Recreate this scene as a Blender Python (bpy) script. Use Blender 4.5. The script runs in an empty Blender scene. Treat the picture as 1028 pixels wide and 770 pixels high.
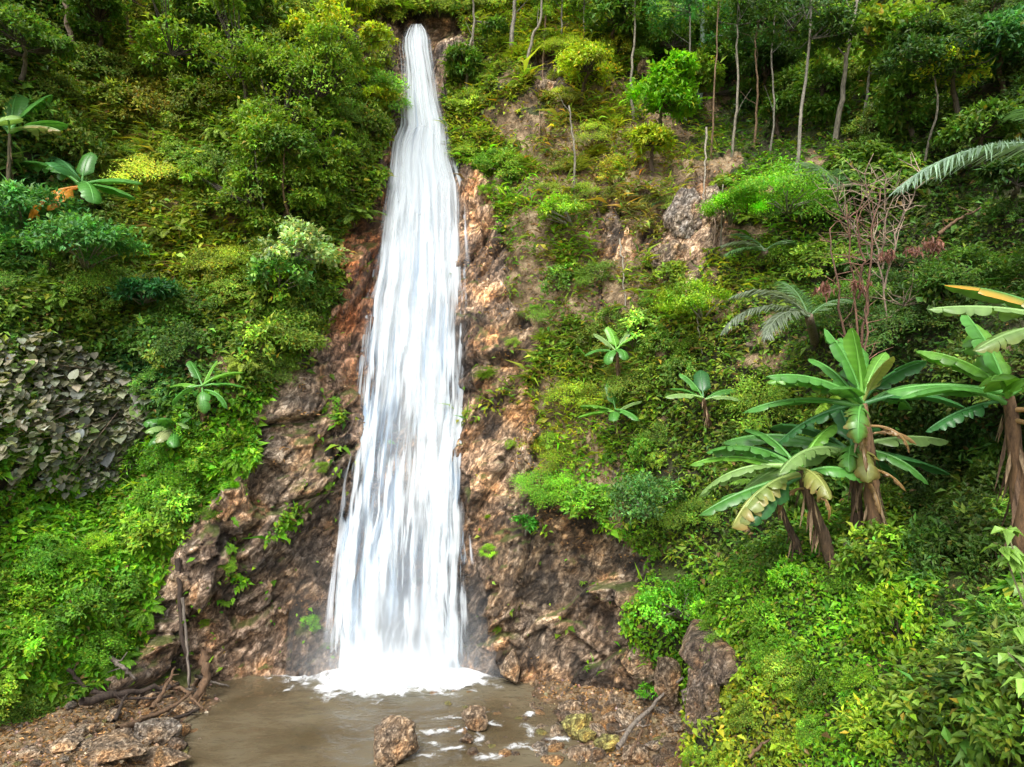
import bpy, math, random
import numpy as np
random.seed(7); RNG = np.random.default_rng(11)
sc = bpy.context.scene
COL = sc.collection
PI = math.pi
CZ = 8.5                       # height of the viewpoint above the pool
FP = 685.33

def at(px, py, Y):
    """a point of the place from where it is seen and how far away it stands"""
    return np.array([(px-514.0)/FP*Y, Y, CZ+(385.0-py)/FP*Y])
def proj(P):
    Y = np.maximum(P[..., 1], .1)
    return P[..., 0]/Y*FP+514.0, 385.0-(P[..., 2]-CZ)/Y*FP

# ------------------------------------------------------------------ noise
def _h(i, j, k, s):
    with np.errstate(over='ignore'):
        n = (i.astype(np.int64)*374761393+j.astype(np.int64)*668265263+k.astype(np.int64)*2147483647+s*974634777).astype(np.uint64) & np.uint64(0xffffffff)
        n = ((n ^ (n >> np.uint64(13)))*np.uint64(1274126177)) & np.uint64(0xffffffff)
        n = ((n ^ (n >> np.uint64(15)))*np.uint64(2246822519)) & np.uint64(0xffffffff)
        n = n ^ (n >> np.uint64(16))
    return n.astype(np.float64)/4294967295.0
def vnoise(P, seed=0):
    I = np.floor(P).astype(np.int64); f = P-I; f = f*f*(3-2*f)
    r = 0
    for a in (0, 1):
        for b in (0, 1):
            for c in (0, 1):
                w = (f[:, 0] if a else 1-f[:, 0])*(f[:, 1] if b else 1-f[:, 1])*(f[:, 2] if c else 1-f[:, 2])
                r = r+w*_h(I[:, 0]+a, I[:, 1]+b, I[:, 2]+c, seed)
    return r*2-1
def fbm(P, seed=0, octv=4, gain=.5):
    r = 0; a = 1; t = 0
    for o in range(octv):
        r = r+a*vnoise(P*2**o+o*17.3, seed+o); t += a; a *= gain
    return r/t
def cells(P, seed=0):
    """distance to the two nearest cell points and a tilted plane for the nearest cell"""
    I = np.floor(P).astype(np.int64)
    d1 = np.full(len(P), 9.); d2 = np.full(len(P), 9.); pl = np.zeros(len(P)); tn = np.zeros(len(P))
    for a in (-1, 0, 1):
        for b in (-1, 0, 1):
            for c in (-1, 0, 1):
                J = I+np.array([a, b, c])
                q = np.stack([_h(J[:, 0], J[:, 1], J[:, 2], seed+k) for k in (1, 2, 3)], 1)
                v = P-(J+q); d = np.sqrt((v**2).sum(1))
                g = np.stack([_h(J[:, 0], J[:, 1], J[:, 2], seed+k)*2-1 for k in (4, 5, 6)], 1)
                hh = _h(J[:, 0], J[:, 1], J[:, 2], seed+7); val = (g*v).sum(1)*1.7+(hh*2-1)*.5
                n = d < d1
                d2 = np.where(n, d1, np.minimum(d2, d)); pl = np.where(n, val, pl); tn = np.where(n, hh, tn); d1 = np.where(n, d, d1)
    return d1, d2, pl, tn
def fractured(P, seed, amp, size, tint=False):
    r = 0; tn = 0
    for s, a in ((1., 1.), (.38, .42), (.15, .20)):
        d1, d2, pl, t_ = cells(P/(size*s), seed); seed += 20
        r = r+a*(pl-(.55 if s == 1. else .3)*np.exp(-((d2-d1)/.05)**2))
        tn = tn+t_*(.25, .35, .4)[int(s < .9)+int(s < .3)]
    return (r*amp, tn) if tint else r*amp
def inpoly(px, py, poly):
    c = np.zeros(px.shape, bool); n = len(poly)
    for i in range(n):
        x1, y1 = poly[i]; x2, y2 = poly[(i+1) % n]
        if y1 == y2: continue
        k = ((y1 > py) != (y2 > py)) & (px < (x2-x1)*(py-y1)/(y2-y1)+x1)
        c ^= k
    return c
def tps_fit(X, v, lam=.02):
    n = len(X)
    r2 = ((X[:, None]-X[None])**2).sum(2)
    K = .5*r2*np.log(r2+1e-9)+np.eye(n)*lam
    A = np.zeros((n+3, n+3)); A[:n, :n] = K; A[:n, n] = 1; A[:n, n+1:] = X; A[n, :n] = 1; A[n+1:, :n] = X.T
    w = np.linalg.solve(A, np.r_[v, 0, 0, 0])
    def ev(Q):
        out = np.zeros(len(Q))
        for s in range(0, len(Q), 50000):
            q = Q[s:s+50000]; r2 = ((q[:, None]-X[None])**2).sum(2)
            out[s:s+50000] = (.5*r2*np.log(r2+1e-9))@w[:n]+w[n]+q@w[n+1:]
        return out
    return ev
def unit(v): return v/np.maximum(np.linalg.norm(v, axis=-1, keepdims=True), 1e-9)
def sstep(a, b, x):
    t = np.clip((x-a)/(b-a), 0, 1); return t*t*(3-2*t)

# ------------------------------------------------------------------ objects
def tag(o, label=None, cat=None, group=None, kind=None):
    if label: o['label'] = label
    if cat: o['category'] = cat
    if group: o['group'] = group
    if kind: o['kind'] = kind
    return o
def empty(name, loc=(0, 0, 0), label=None, cat=None, group=None):
    o = bpy.data.objects.new(name, None); COL.objects.link(o); o.location = loc
    o.empty_display_size = .2
    return tag(o, label, cat, group)
def link(name, me, parent=None, loc=(0, 0, 0), color=None):
    o = bpy.data.objects.new(name, me); COL.objects.link(o); o.location = loc
    if parent: o.parent = parent
    if color is not None: o.color = (*color, 1)
    return o
def mesh(name, V, Fc, mats, col=None, smooth=False, midx=None, uv=None):
    """V (n,3); Fc list of (m,k) index arrays"""
    me = bpy.data.meshes.new(name)
    if isinstance(Fc, np.ndarray): Fc = [Fc]
    Fc = [f for f in Fc if len(f)]
    me.vertices.add(len(V)); me.vertices.foreach_set('co', np.asarray(V, np.float32).ravel())
    li = np.concatenate([f.ravel() for f in Fc]).astype(np.int32)
    tot = np.concatenate([np.full(len(f), f.shape[1]) for f in Fc]).astype(np.int32)
    me.loops.add(len(li)); me.loops.foreach_set('vertex_index', li)
    me.polygons.add(len(tot)); me.polygons.foreach_set('loop_start', np.r_[0, np.cumsum(tot)[:-1]].astype(np.int32))
    if smooth: me.polygons.foreach_set('use_smooth', np.ones(len(tot), bool))
    if midx is not None: me.polygons.foreach_set('material_index', midx.astype(np.int32))
    me.update(calc_edges=True)
    if not smooth: me.shade_flat()
    if col is not None:
        a = me.attributes.new('Col', 'FLOAT_COLOR', 'POINT')
        a.data.foreach_set('color', np.c_[col, np.ones(len(col))].astype(np.float32).ravel() if col.shape[1] == 3 else col.astype(np.float32).ravel())
    if uv is not None:
        u = me.uv_layers.new(name='UVMap'); u.data.foreach_set('uv', uv[li].astype(np.float32).ravel())
    for m in (mats if isinstance(mats, list) else [mats]): me.materials.append(m)
    return me
class MB:
    """collects pieces of one mesh"""
    def __init__(s): s.V = []; s.F = {}; s.C = []; s.n = 0; s.M = {}
    def add(s, V, F, C, mi=0):
        V = np.asarray(V, float); s.V.append(V); F = np.asarray(F)
        s.F.setdefault((F.shape[1], mi), []).append(F+s.n); s.n += len(V)
        C = np.asarray(C, float); s.C.append(np.tile(C, (len(V), 1)) if C.ndim == 1 else C)
    def mesh(s, name, mats, smooth=False):
        ks = list(s.F); Fs = [np.concatenate(s.F[k]) for k in ks]
        mi = np.concatenate([np.full(len(f), k[1]) for f, k in zip(Fs, ks)])
        return mesh(name, np.concatenate(s.V), Fs, mats, np.concatenate(s.C), smooth, mi)
    def tube(s, pts, rad, c, n=6, mi=0):
        pts = np.asarray(pts, float); rad = np.broadcast_to(rad, len(pts))
        T = unit(np.gradient(pts, axis=0)); u = np.cross(T[0], [.31, .2, .93]); 
        if np.linalg.norm(u) < .1: u = np.cross(T[0], [1, 0, 0])
        u = u/np.linalg.norm(u); R = []
        for i in range(len(pts)):
            u = u-T[i]*(u@T[i]); u /= np.linalg.norm(u); w = np.cross(T[i], u)
            a = np.arange(n)/n*2*PI
            R.append(pts[i]+rad[i]*(np.cos(a)[:, None]*u+np.sin(a)[:, None]*w))
        V = np.concatenate(R+[pts[-1:]]); k = np.arange(n); F = []
        for i in range(len(pts)-1):
            F.append(np.stack([i*n+k, i*n+(k+1) % n, (i+1)*n+(k+1) % n, (i+1)*n+k], 1))
        s.add(V, np.concatenate(F), c, mi)
        e = (len(pts)-1)*n
        s.F.setdefault((3, mi), []).append(np.stack([e+k, e+(k+1) % n, np.full(n, len(pts)*n)], 1)+s.n-len(V))
    def leaves(s, P, D, N, L, W, C, mi=0, droop=.25):
        """one five-point folded leaf for every base point P along D with upper side N"""
        n = len(P); D = unit(D); B = unit(np.cross(D, N)); U = np.cross(B, D)
        L = np.broadcast_to(L, n)[:, None]; W = np.broadcast_to(W, n)[:, None]
        V = np.stack([P, P+D*L*.42+B*W*.5+U*W*.14, P+D*L-U*L*droop, P+D*L*.42-B*W*.5+U*W*.14, P+D*L*.5-U*L*droop*.25], 1).reshape(-1, 3)
        i = np.arange(n)[:, None]*5
        F = np.concatenate([i+np.array([0, 1, 2, 4]), i+np.array([0, 4, 2, 3])])
        s.add(V, F, np.repeat(np.broadcast_to(C, (n, 3)), 5, 0), mi)

def round_leaves(mb, P, D, N, L, C):
    n = len(P); D = unit(D); B = unit(np.cross(D, N)); U = np.cross(B, D); L = L[:, None]
    pr = [(0, 0, 0), (-.06, .26, .03), (.16, .48, .07), (.45, .46, .05), (.75, .28, -.04), (1, 0, -.22), (.75, -.28, -.04), (.45, -.46, .05), (.16, -.48, .07), (-.06, -.26, .03), (.45, 0, -.03)]
    V = np.stack([P+D*L*a+B*L*b+U*L*c for a, b, c in pr], 1).reshape(-1, 3); i = np.arange(n)[:, None]*11
    F = np.concatenate([i+np.array(f) for f in ((0, 1, 2, 10), (10, 2, 3, 4), (10, 4, 5, 6), (10, 6, 7, 8), (10, 8, 9, 0))]); mb.add(V, F, np.repeat(C, 11, 0))

# ------------------------------------------------------------------ materials
def mat(name):
    m = bpy.data.materials.new(name); m.use_nodes = True; nt = m.node_tree; nt.nodes.clear()
    def N(t, **kw):
        n = nt.nodes.new(t)
        for k, v in kw.items():
            if k in n.inputs: n.inputs[k].default_value = v
            else: setattr(n, k, v)
        return n
    def Lk(a, b): nt.links.new(a, b)
    return m, N, Lk, N('ShaderNodeOutputMaterial')
def ramp(N, stops):
    r = N('ShaderNodeValToRGB'); e = r.color_ramp.elements
    while len(e) < len(stops): e.new(.5)
    for q, (p, c) in zip(e, stops): q.position = p; q.color = (*c, 1) if len(c) == 3 else c
    return r
def leaf_mat(name, trans=.3, rough=.45, spec=.35):
    m, N, L, out = mat(name)
    a = N('ShaderNodeAttribute', attribute_name='Col'); o = N('ShaderNodeObjectInfo')
    mx = N('ShaderNodeMix', data_type='RGBA', blend_type='MULTIPLY'); mx.inputs[0].default_value = 1
    L(a.outputs['Color'], mx.inputs[6]); L(o.outputs['Color'], mx.inputs[7])
    p = N('ShaderNodeBsdfPrincipled', Roughness=rough); p.inputs['Specular IOR Level'].default_value = spec
    L(mx.outputs[2], p.inputs['Base Color'])
    t = N('ShaderNodeBsdfTranslucent')
    b = N('ShaderNodeMix', data_type='RGBA', blend_type='MULTIPLY'); b.inputs[0].default_value = 1
    b.inputs[7].default_value = (1.25, 1.3, .6, 1); L(mx.outputs[2], b.inputs[6]); L(b.outputs[2], t.inputs['Color'])
    s = N('ShaderNodeMixShader'); s.inputs[0].default_value = trans
    L(p.outputs[0], s.inputs[1]); L(t.outputs[0], s.inputs[2]); L(s.outputs[0], out.inputs[0])
    return m
LEAF = leaf_mat('leaf_green', .4, .5, .3)
BLADE = leaf_mat('broad_leaf', .35, .32, .5)
def bark_mat():
    m, N, L, out = mat('bark')
    a = N('ShaderNodeAttribute', attribute_name='Col'); tc = N('ShaderNodeTexCoord')
    mp = N('ShaderNodeMapping'); mp.inputs['Scale'].default_value = (9, 9, 2.2); L(tc.outputs['Object'], mp.inputs[0])
    n = N('ShaderNodeTexNoise', Scale=2.2, Detail=7., Roughness=.65); L(mp.outputs[0], n.inputs[0])
    r = ramp(N, [(.3, (.28, .26, .24)), (.5, (.9, .9, .9)), (.7, (1.5, 1.45, 1.35))]); L(n.outputs[0], r.inputs[0])
    mx = N('ShaderNodeMix', data_type='RGBA', blend_type='MULTIPLY'); mx.inputs[0].default_value = 1
    L(a.outputs['Color'], mx.inputs[6]); L(r.outputs[0], mx.inputs[7])
    p = N('ShaderNodeBsdfPrincipled', Roughness=.85); L(mx.outputs[2], p.inputs['Base Color'])
    b = N('ShaderNodeBump', Strength=.7, Distance=.05); L(n.outputs[0], b.inputs['Height']); L(b.outputs[0], p.inputs['Normal'])
    L(p.outputs[0], out.inputs[0]); return m
BARK = bark_mat()
def rock_mat(name, tint=(1, 1, 1), use_attr=True, wet=.0, scale=1.):
    """fractured wet brown rock; attribute Col: r bare rock, g tan soil, b wetness"""
    m, N, L, out = mat(name)
    tc = N('ShaderNodeTexCoord')
    m0 = N('ShaderNodeMapping'); m0.inputs['Rotation'].default_value = (0, math.radians(52), 0); L(tc.outputs['Object'], m0.inputs[0])
    mp = N('ShaderNodeMapping'); mp.inputs['Scale'].default_value = (.75*scale, 1.15*scale, 1.35*scale)
    L(m0.outputs[0], mp.inputs[0])
    wn = N('ShaderNodeTexNoise', Scale=2.2, Detail=7.); L(mp.outputs[0], wn.inputs[0])
    wm = N('ShaderNodeMix', data_type='RGBA', blend_type='LINEAR_LIGHT'); wm.inputs[0].default_value = .22
    L(mp.outputs[0], wm.inputs[6]); L(wn.outputs[1], wm.inputs[7])
    v = N('ShaderNodeTexVoronoi', Scale=3.4, feature='DISTANCE_TO_EDGE'); L(wm.outputs[2], v.inputs[0])
    v2 = N('ShaderNodeTexVoronoi', Scale=3.4); L(wm.outputs[2], v2.inputs[0])
    n1 = N('ShaderNodeTexNoise', Scale=.9*scale, Detail=9., Roughness=.62); L(tc.outputs['Object'], n1.inputs[0])
    n2 = N('ShaderNodeTexNoise', Scale=5.5, Detail=10., Roughness=.72); L(wm.outputs[2], n2.inputs[0])
    c1 = ramp(N, [(.32, (.022, .018, .014)), (.41, (.085, .066, .048)), (.48, (.20, .158, .116)), (.55, (.38, .32, .25)), (.63, (.74, .68, .59))]); L(n2.outputs[0], c1.inputs[0])
    c2 = ramp(N, [(.33, (.55, .56, .58)), (.46, (1.0, .97, .95)), (.56, (1.15, 1.0, .82)), (.63, (1.4, 1.02, .68)), (.70, (1.2, 1.1, .95))]); L(n1.outputs[0], c2.inputs[0])
    m1 = N('ShaderNodeMix', data_type='RGBA', blend_type='MULTIPLY'); m1.inputs[0].default_value = 1
    L(c1.outputs[0], m1.inputs[6]); L(c2.outputs[0], m1.inputs[7])
    cb = N('ShaderNodeMix', data_type='RGBA', blend_type='MULTIPLY'); cb.inputs[0].default_value = .55
    cell = ramp(N, [(.0, (.45, .42, .4)), (1., (1.45, 1.4, 1.35))]); L(v2.outputs['Color'], cell.inputs[0])
    L(m1.outputs[2], cb.inputs[6]); L(cell.outputs[0], cb.inputs[7])
    ck = ramp(N, [(.0, (.15, .13, .12)), (.045, (1, 1, 1))]); L(v.outputs['Distance'], ck.inputs[0])
    m2 = N('ShaderNodeMix', data_type='RGBA', blend_type='MULTIPLY'); m2.inputs[0].default_value = .42
    L(cb.outputs[2], m2.inputs[6]); L(ck.outputs[0], m2.inputs[7])
    tn = N('ShaderNodeMix', data_type='RGBA', blend_type='MULTIPLY'); tn.inputs[0].default_value = 1
    tn.inputs[7].default_value = (*tint, 1); L(m2.outputs[2], tn.inputs[6]); rock = tn.outputs[2]
    p = N('ShaderNodeBsdfPrincipled', Roughness=.5)
    if use_attr:
        a = N('ShaderNodeAttribute', attribute_name='Col'); ft = ramp(N, [(.22, (.26, .25, .25)), (.42, (.72, .68, .65)), (.56, (1.1, 1.03, .97)), (.74, (2.0, 1.85, 1.72))]); L(a.outputs['Alpha'], ft.inputs[0])
        fm = N('ShaderNodeMix', data_type='RGBA', blend_type='MULTIPLY'); fm.inputs[0].default_value = 1; L(rock, fm.inputs[6]); L(ft.outputs[0], fm.inputs[7]); st_ = N('ShaderNodeAttribute', attribute_name='Stain'); sm_ = N('ShaderNodeMix', data_type='RGBA', blend_type='MULTIPLY'); sm_.inputs[0].default_value = 1; L(fm.outputs[2], sm_.inputs[6]); L(st_.outputs['Color'], sm_.inputs[7]); rock = sm_.outputs[2]
        sp = N('ShaderNodeSeparateColor'); L(a.outputs['Color'], sp.inputs[0])
        sn = N('ShaderNodeTexNoise', Scale=2.6, Detail=9., Roughness=.7); L(tc.outputs['Object'], sn.inputs[0])
        so = ramp(N, [(.34, (.05, .035, .018)), (.45, (.17, .115, .06)), (.55, (.32, .225, .125)), (.68, (.46, .36, .22))]); L(sn.outputs[0], so.inputs[0])
        ve = ramp(N, [(.3, (.010, .012, .005)), (.5, (.045, .040, .015)), (.62, (.06, .08, .018)), (.72, (.12, .10, .04))]); L(sn.outputs[0], ve.inputs[0])
        def fac(s, lo, hi):
            ad = N('ShaderNodeMath', operation='ADD'); L(s, ad.inputs[0])
            mm = N('ShaderNodeMath', operation='MULTIPLY_ADD'); L(sn.outputs[0], mm.inputs[0]); mm.inputs[1].default_value = .9; mm.inputs[2].default_value = -.45
            L(mm.outputs[0], ad.inputs[1])
            mr = N('ShaderNodeMapRange'); mr.inputs[1].default_value = lo; mr.inputs[2].default_value = hi; L(ad.outputs[0], mr.inputs[0]); return mr.outputs[0]
        x1 = N('ShaderNodeMix', data_type='RGBA'); L(fac(sp.outputs[1], .4, .6), x1.inputs[0]); L(ve.outputs[0], x1.inputs[6]); L(so.outputs[0], x1.inputs[7])
        x2 = N('ShaderNodeMix', data_type='RGBA'); L(fac(sp.outputs[0], .4, .55), x2.inputs[0]); L(x1.outputs[2], x2.inputs[6]); L(rock, x2.inputs[7])
        wt = N('ShaderNodeMix', data_type='RGBA', blend_type='MULTIPLY'); L(sp.outputs[2], wt.inputs[0]); wt.inputs[7].default_value = (.62, .58, .56, 1); L(x2.outputs[2], wt.inputs[6])
        # moss on ledges that face up
        g = N('ShaderNodeNewGeometry'); sx = N('ShaderNodeSeparateXYZ'); L(g.outputs['Normal'], sx.inputs[0])
        ms = N('ShaderNodeMath', operation='MULTIPLY_ADD'); L(n1.outputs[0], ms.inputs[0]); ms.inputs[1].default_value = 1.6; L(sx.outputs[2], ms.inputs[2])
        mr = N('ShaderNodeMapRange'); mr.inputs[1].default_value = 1.32; mr.inputs[2].default_value = 1.6; L(ms.outputs[0], mr.inputs[0])
        mo = N('ShaderNodeMix', data_type='RGBA'); mk = N('ShaderNodeMath', operation='MULTIPLY'); L(mr.outputs[0], mk.inputs[0]); iv_ = N('ShaderNodeMath', operation='MULTIPLY_ADD'); L(sp.outputs[1], iv_.inputs[0]); iv_.inputs[1].default_value = -.8; iv_.inputs[2].default_value = .8; L(iv_.outputs[0], mk.inputs[1])
        L(mk.outputs[0], mo.inputs[0]); L(wt.outputs[2], mo.inputs[6]); mo.inputs[7].default_value = (.07, .10, .015, 1)
        L(mo.outputs[2], p.inputs['Base Color'])
        rr = N('ShaderNodeMapRange'); rr.inputs[3].default_value = .58; rr.inputs[4].default_value = .26; L(sp.outputs[2], rr.inputs[0]); L(rr.outputs[0], p.inputs['Roughness'])
    else:
        L(rock, p.inputs['Base Color']); p.inputs['Roughness'].default_value = .7-.4*wet
    h = N('ShaderNodeMath', operation='MULTIPLY_ADD'); L(ck.outputs[0], h.inputs[0]); h.inputs[1].default_value = .22; L(n2.outputs[0], h.inputs[2])
    b = N('ShaderNodeBump', Strength=1., Distance=.13/scale**.5); L(h.outputs[0], b.inputs['Height']); L(b.outputs[0], p.inputs['Normal'])
    L(p.outputs[0], out.inputs[0]); return m
CLIFF = rock_mat('cliff_rock')
ROCKM = rock_mat('boulder_rock', (.95, .88, .78), False, .3, 1.7)
WETROCK = rock_mat('wet_stone', (.55, .52, .5), False, .9, 2.5)

# ------------------------------------------------------------------ shape of the gorge
K = [(420,30,27),(415,200,24.6),(410,400,22.2),(400,600,20.7),(400,675,20.1),
     (300,600,20.1),(310,500,20.6),(320,400,21.2),(320,300,22),(310,200,22.6),(310,100,23.3),(300,0,25),(370,60,25.6),(375,180,24.2),(350,300,22.4),(345,450,21.3),
     (230,675,19.7),(230,600,19.5),(150,600,18.5),(150,500,19),(150,400,19.6),(150,300,20.7),(150,200,22),(150,80,23.6),(150,0,25),
     (0,640,15.6),(0,600,16.1),(0,500,17),(0,400,17.9),(0,300,18.8),(0,150,20),(0,0,21.6),
     (70,700,16.6),(120,680,17.6),(70,600,17.2),(70,720,16.2),
     (-150,600,13.5),(-150,300,16.5),(-150,0,19.5),(-400,300,12),(-400,600,10),(-400,0,15),
     (480,600,20),(490,400,21),(490,200,23.6),(480,100,25.4),(480,40,27),(470,670,20.2),
     (520,680,19.5),(520,560,19.6),(600,690,18.4),(600,600,18.7),(600,500,19.2),(600,400,20),(600,300,21.2),(600,200,22.6),(600,50,25.2),(560,640,18.9),
     (680,690,16.6),(690,600,16.3),(700,500,17),(700,400,18),(700,300,19.4),(700,200,21),(700,120,24.6),(700,30,26),
     (760,650,15.2),(750,500,16),(750,300,18.4),(760,180,20.6),(760,120,24.5),(760,0,27),
     (900,560,14.6),(900,450,15.6),(850,300,17.2),(850,180,19.2),(850,100,22),(850,0,24.5),
     (1028,560,12.6),(1028,500,13),(1028,400,14),(1028,300,15),(1028,200,16.5),(1028,100,18),(1028,0,20.5),
     (1200,500,10),(1200,300,12),(1200,100,14.5),(1500,400,7),(1500,0,12),(1200,-300,22),(600,-300,34),(0,-300,27),(-500,-300,20),(400,-250,34)]
cp = np.array([at(*k) for k in K])
cp = np.r_[cp, [[-14, 14.2, -1.5], [-10.5, 15.5, -1.2], [-9, 17.6, -1.2], [-6, 19.2, -1.2], [0.5, 19.2, -1.2], [3.5, 17.2, -1.2], [6, 14, -1.2], [9, 11, -1.2], [13, 7, -1.2], [18, 3, -1.2], [-19, 9, -1.2], [-24, 5, 0], [-26, 8, 12], [20, 5, 12]]]
fY = tps_fit(cp[:, [0, 2]], cp[:, 1], .03)
xs = np.r_[np.arange(-27, -12, .16), np.arange(-12, -9, .08), np.arange(-9, 4.6, .05), np.arange(4.6, 9, .08), np.arange(9, 22, .16)]
zs = np.r_[np.arange(-1.5, 9, .055), np.arange(9, 24, .085), np.arange(24, 40, .35)]
GX, GZ = np.meshgrid(xs, zs, indexing='ij'); nx, nz = GX.shape
GY = fY(np.c_[GX.ravel(), GZ.ravel()]).reshape(nx, nz)
fx = np.gradient(GY, xs, axis=0); fz = np.gradient(GY, zs, axis=1)
NR = unit(np.stack([fx, -np.ones_like(fx), fz], -1)).reshape(-1, 3)
P0 = np.stack([GX, GY, GZ], -1).reshape(-1, 3)
px, py = proj(P0)
jx = px+14*fbm(P0*.9, 3)+5*vnoise(P0*3.5, 9); jy = py+14*fbm(P0*.9, 5)
R1 = [(398,20),(383,60),(390,110),(384,150),(370,200),(346,232),(340,280),(330,318),(310,345),(285,380),(262,420),(250,450),(232,480),(200,520),(172,560),(150,610),(140,650),(110,690),(60,705),(60,760),(200,760),(430,760),(430,20)]
R2 = [(425,20),(447,60),(455,110),(458,160),(482,170),(505,215),(510,260),(505,290),(535,330),(550,350),(525,385),(540,430),(535,470),(560,500),(610,520),(650,560),(650,600),(640,650),(690,690),(690,760),(430,760)]
R4 = [(650,265),(655,235),(690,185),(722,180),(740,230),(715,260),(690,290),(660,288)]
R5 = [(532,55),(560,50),(575,90),(560,105),(535,100)]
SOIL = [(520,395),(560,370),(600,410),(612,480),(590,520),(545,530),(515,470)]
R7 = [(355,20),(470,20),(475,70),(440,60),(360,60)]
rockm = (inpoly(jx, jy, R1) | inpoly(jx, jy, R2) | inpoly(jx, jy, R4) | inpoly(jx, jy, R5) | inpoly(jx, jy, R7)).astype(float)
soil = inpoly(jx, jy, SOIL).astype(float)
mix = np.exp(-(((px-630)/110)**2+((py-210)/140)**2))*.88+np.exp(-(((px-520)/40)**2+((py-300)/60)**2))*.7+np.exp(-(((px-590)/60)**2+((py-540)/60)**2))*.7+np.exp(-(((px-180)/50)**2+((py-200)/40)**2))*.35
patch = fbm(P0*1.1, 21)
soilm = np.clip(soil+(mix > .42+patch*.9)*1., 0, 1)
rk2 = (mix > .62+fbm(P0*.8, 33)*1.1).astype(float)*(px > 600)
rockm = np.maximum(rockm, rk2)
falls_c = np.interp(py, [30, 200, 400, 600, 675], [418, 423, 413, 401, 398]); falls_w = np.interp(py, [30, 200, 400, 675], [15, 38, 53, 66])
infall = np.exp(-((px-falls_c)/(falls_w*1.15))**4)*(py < 690)
wet = np.clip(np.exp(-((px-falls_c)/(falls_w*1.75))**4)*1.0+sstep(.8, .1, GZ.ravel())*.8+(px < 350)*(py > 300)*.55*rockm*sstep(-.3, .3, fbm(P0*.7, 71))+.3*sstep(.1, .5, fbm(P0*.6, 72))*rockm*(py > 380), 0, 1)
# fractured relief along slanting beds
a = math.radians(48)
Q = np.stack([P0[:, 0]*math.cos(a)+P0[:, 2]*math.sin(a), P0[:, 1], -P0[:, 0]*math.sin(a)+P0[:, 2]*math.cos(a)], 1)
Q = Q+.35*np.stack([vnoise(P0*.8, 51), vnoise(P0*.8, 52), vnoise(P0*.8, 53)], 1)
Q[:, 0] *= .55; Q[:, 1] *= .6
frac, ftint = fractured(Q, 100, .50, 1.9, True); frac = np.maximum(frac*(.35+.65*sstep(.2, 2.2, GZ.ravel())), -.30)+fbm(P0*2.2, 70, 4)*.05
lump = fbm(P0*.45, 80, 4)*.75+fbm(P0*1.8, 90, 3)*.2
D = rockm*(frac*(1-.75*infall)-.05-.45*infall+.22*sstep(1.6, .2, GZ.ravel())*(1-infall))+(1-rockm)*(lump+.08)
D = D*sstep(-1.6, -.6, GZ.ravel())
P1 = P0+NR*D[:, None]
kk = np.arange(nx*nz).reshape(nx, nz)
Fq = np.stack([kk[:-1, :-1], kk[1:, :-1], kk[1:, 1:], kk[:-1, 1:]], -1).reshape(-1, 4)
cliff = link('cliff', mesh('cliff', P1, Fq, CLIFF, np.stack([rockm, soilm, wet, ftint], 1), smooth=True))
stain = np.ones((len(P0), 3))
def blotch(x, y, sx, sy, c):
    w_ = np.clip(np.exp(-((px-x)/sx)**2-((py-y)/sy)**2)*1.6*(.75+.9*fbm(P0*1.3, int(x))), 0, 1)[:, None]; global stain; stain = stain*(1-w_)+np.array(c)*w_
blotch(360, 260, 34, 110, (1.55, .88, .52)); blotch(570, 560, 90, 130, (.92, .90, .80)); blotch(485, 230, 26, 90, (1.7, 1.5, 1.3)); blotch(478, 480, 22, 60, (1.9, 1.7, 1.45))
blotch(520, 380, 40, 50, (1.15, .98, .72)); blotch(240, 600, 60, 90, (.85, .82, .80)); blotch(310, 450, 40, 80, (.7, .72, .70)); blotch(470, 610, 20, 70, (.6, .62, .62)); blotch(310, 640, 20, 50, (.55, .56, .56)); blotch(690, 215, 40, 60, (1.3, 1.2, 1.1)); blotch(590, 640, 50, 60, (.8, .76, .70))
def put_stain(me, st): me.attributes.new('Stain', 'FLOAT_COLOR', 'POINT').data.foreach_set('color', np.c_[st, np.ones(len(st))].astype(np.float32).ravel())
put_stain(cliff.data, stain)
tag(cliff, kind='structure')

# right bank: a mossy slope that stands in front of the cliff
bp = np.array([(4.8,11.5,4.75),(4.2,10,3.0),(5.9,10.5,5.1),(6.75,9,5.7),(4.8,8.5,3.7),(5.2,7,4.4),(5.9,12,5.4),(8.3,13,6.3),(4.1,13,4.0),(5,14,4.8),(3.45,11.5,2.2),
               (10,8,7.6),(12,12,8.6),(9,3,7),(5.5,3,3.6),(4,8,2.6),(3.5,6,1.6),(7,15,5.6),(9,16,6.8),(5,16.5,4),(12,17,8.5),(14,5,9.5),(16,10,11),(3.4,3,.8),(3.6,9.8,2.1),(3.9,14.4,3.0)])
fB = tps_fit(bp[:, :2], bp[:, 2], .05)
bx = np.arange(1.6, 17, .075); by = np.arange(-2, 18, .075)
BX, BY = np.meshgrid(bx, by, indexing='ij')
BZ = fB(np.c_[BX.ravel(), BY.ravel()]).reshape(BX.shape)
edge = np.interp(BY, [-2, 3, 6, 9, 11.5, 13, 14.5, 18], [2.6, 2.8, 2.9, 3.0, 3.15, 3.5, 4.0, 5.2])
en = vnoise(np.c_[BY.ravel()*.9, BX.ravel()*0, BY.ravel()*0], 5).reshape(BX.shape)*.25+vnoise(np.c_[BY.ravel()*3, BX.ravel()*0, BY.ravel()*0], 6).reshape(BX.shape)*.08
drop = sstep(-.28, .22, BX-edge-en)
BZ = -.8+(BZ+.8)*drop
PB = np.stack([BX, BY, BZ], -1).reshape(-1, 3)
gx = np.gradient(BZ, bx, axis=0).ravel(); gy = np.gradient(BZ, by, axis=1).ravel()
NB = unit(np.stack([-gx, -gy, np.ones_like(gx)], 1))
steep = sstep(2.2, 4.5, np.abs(gx))
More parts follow.
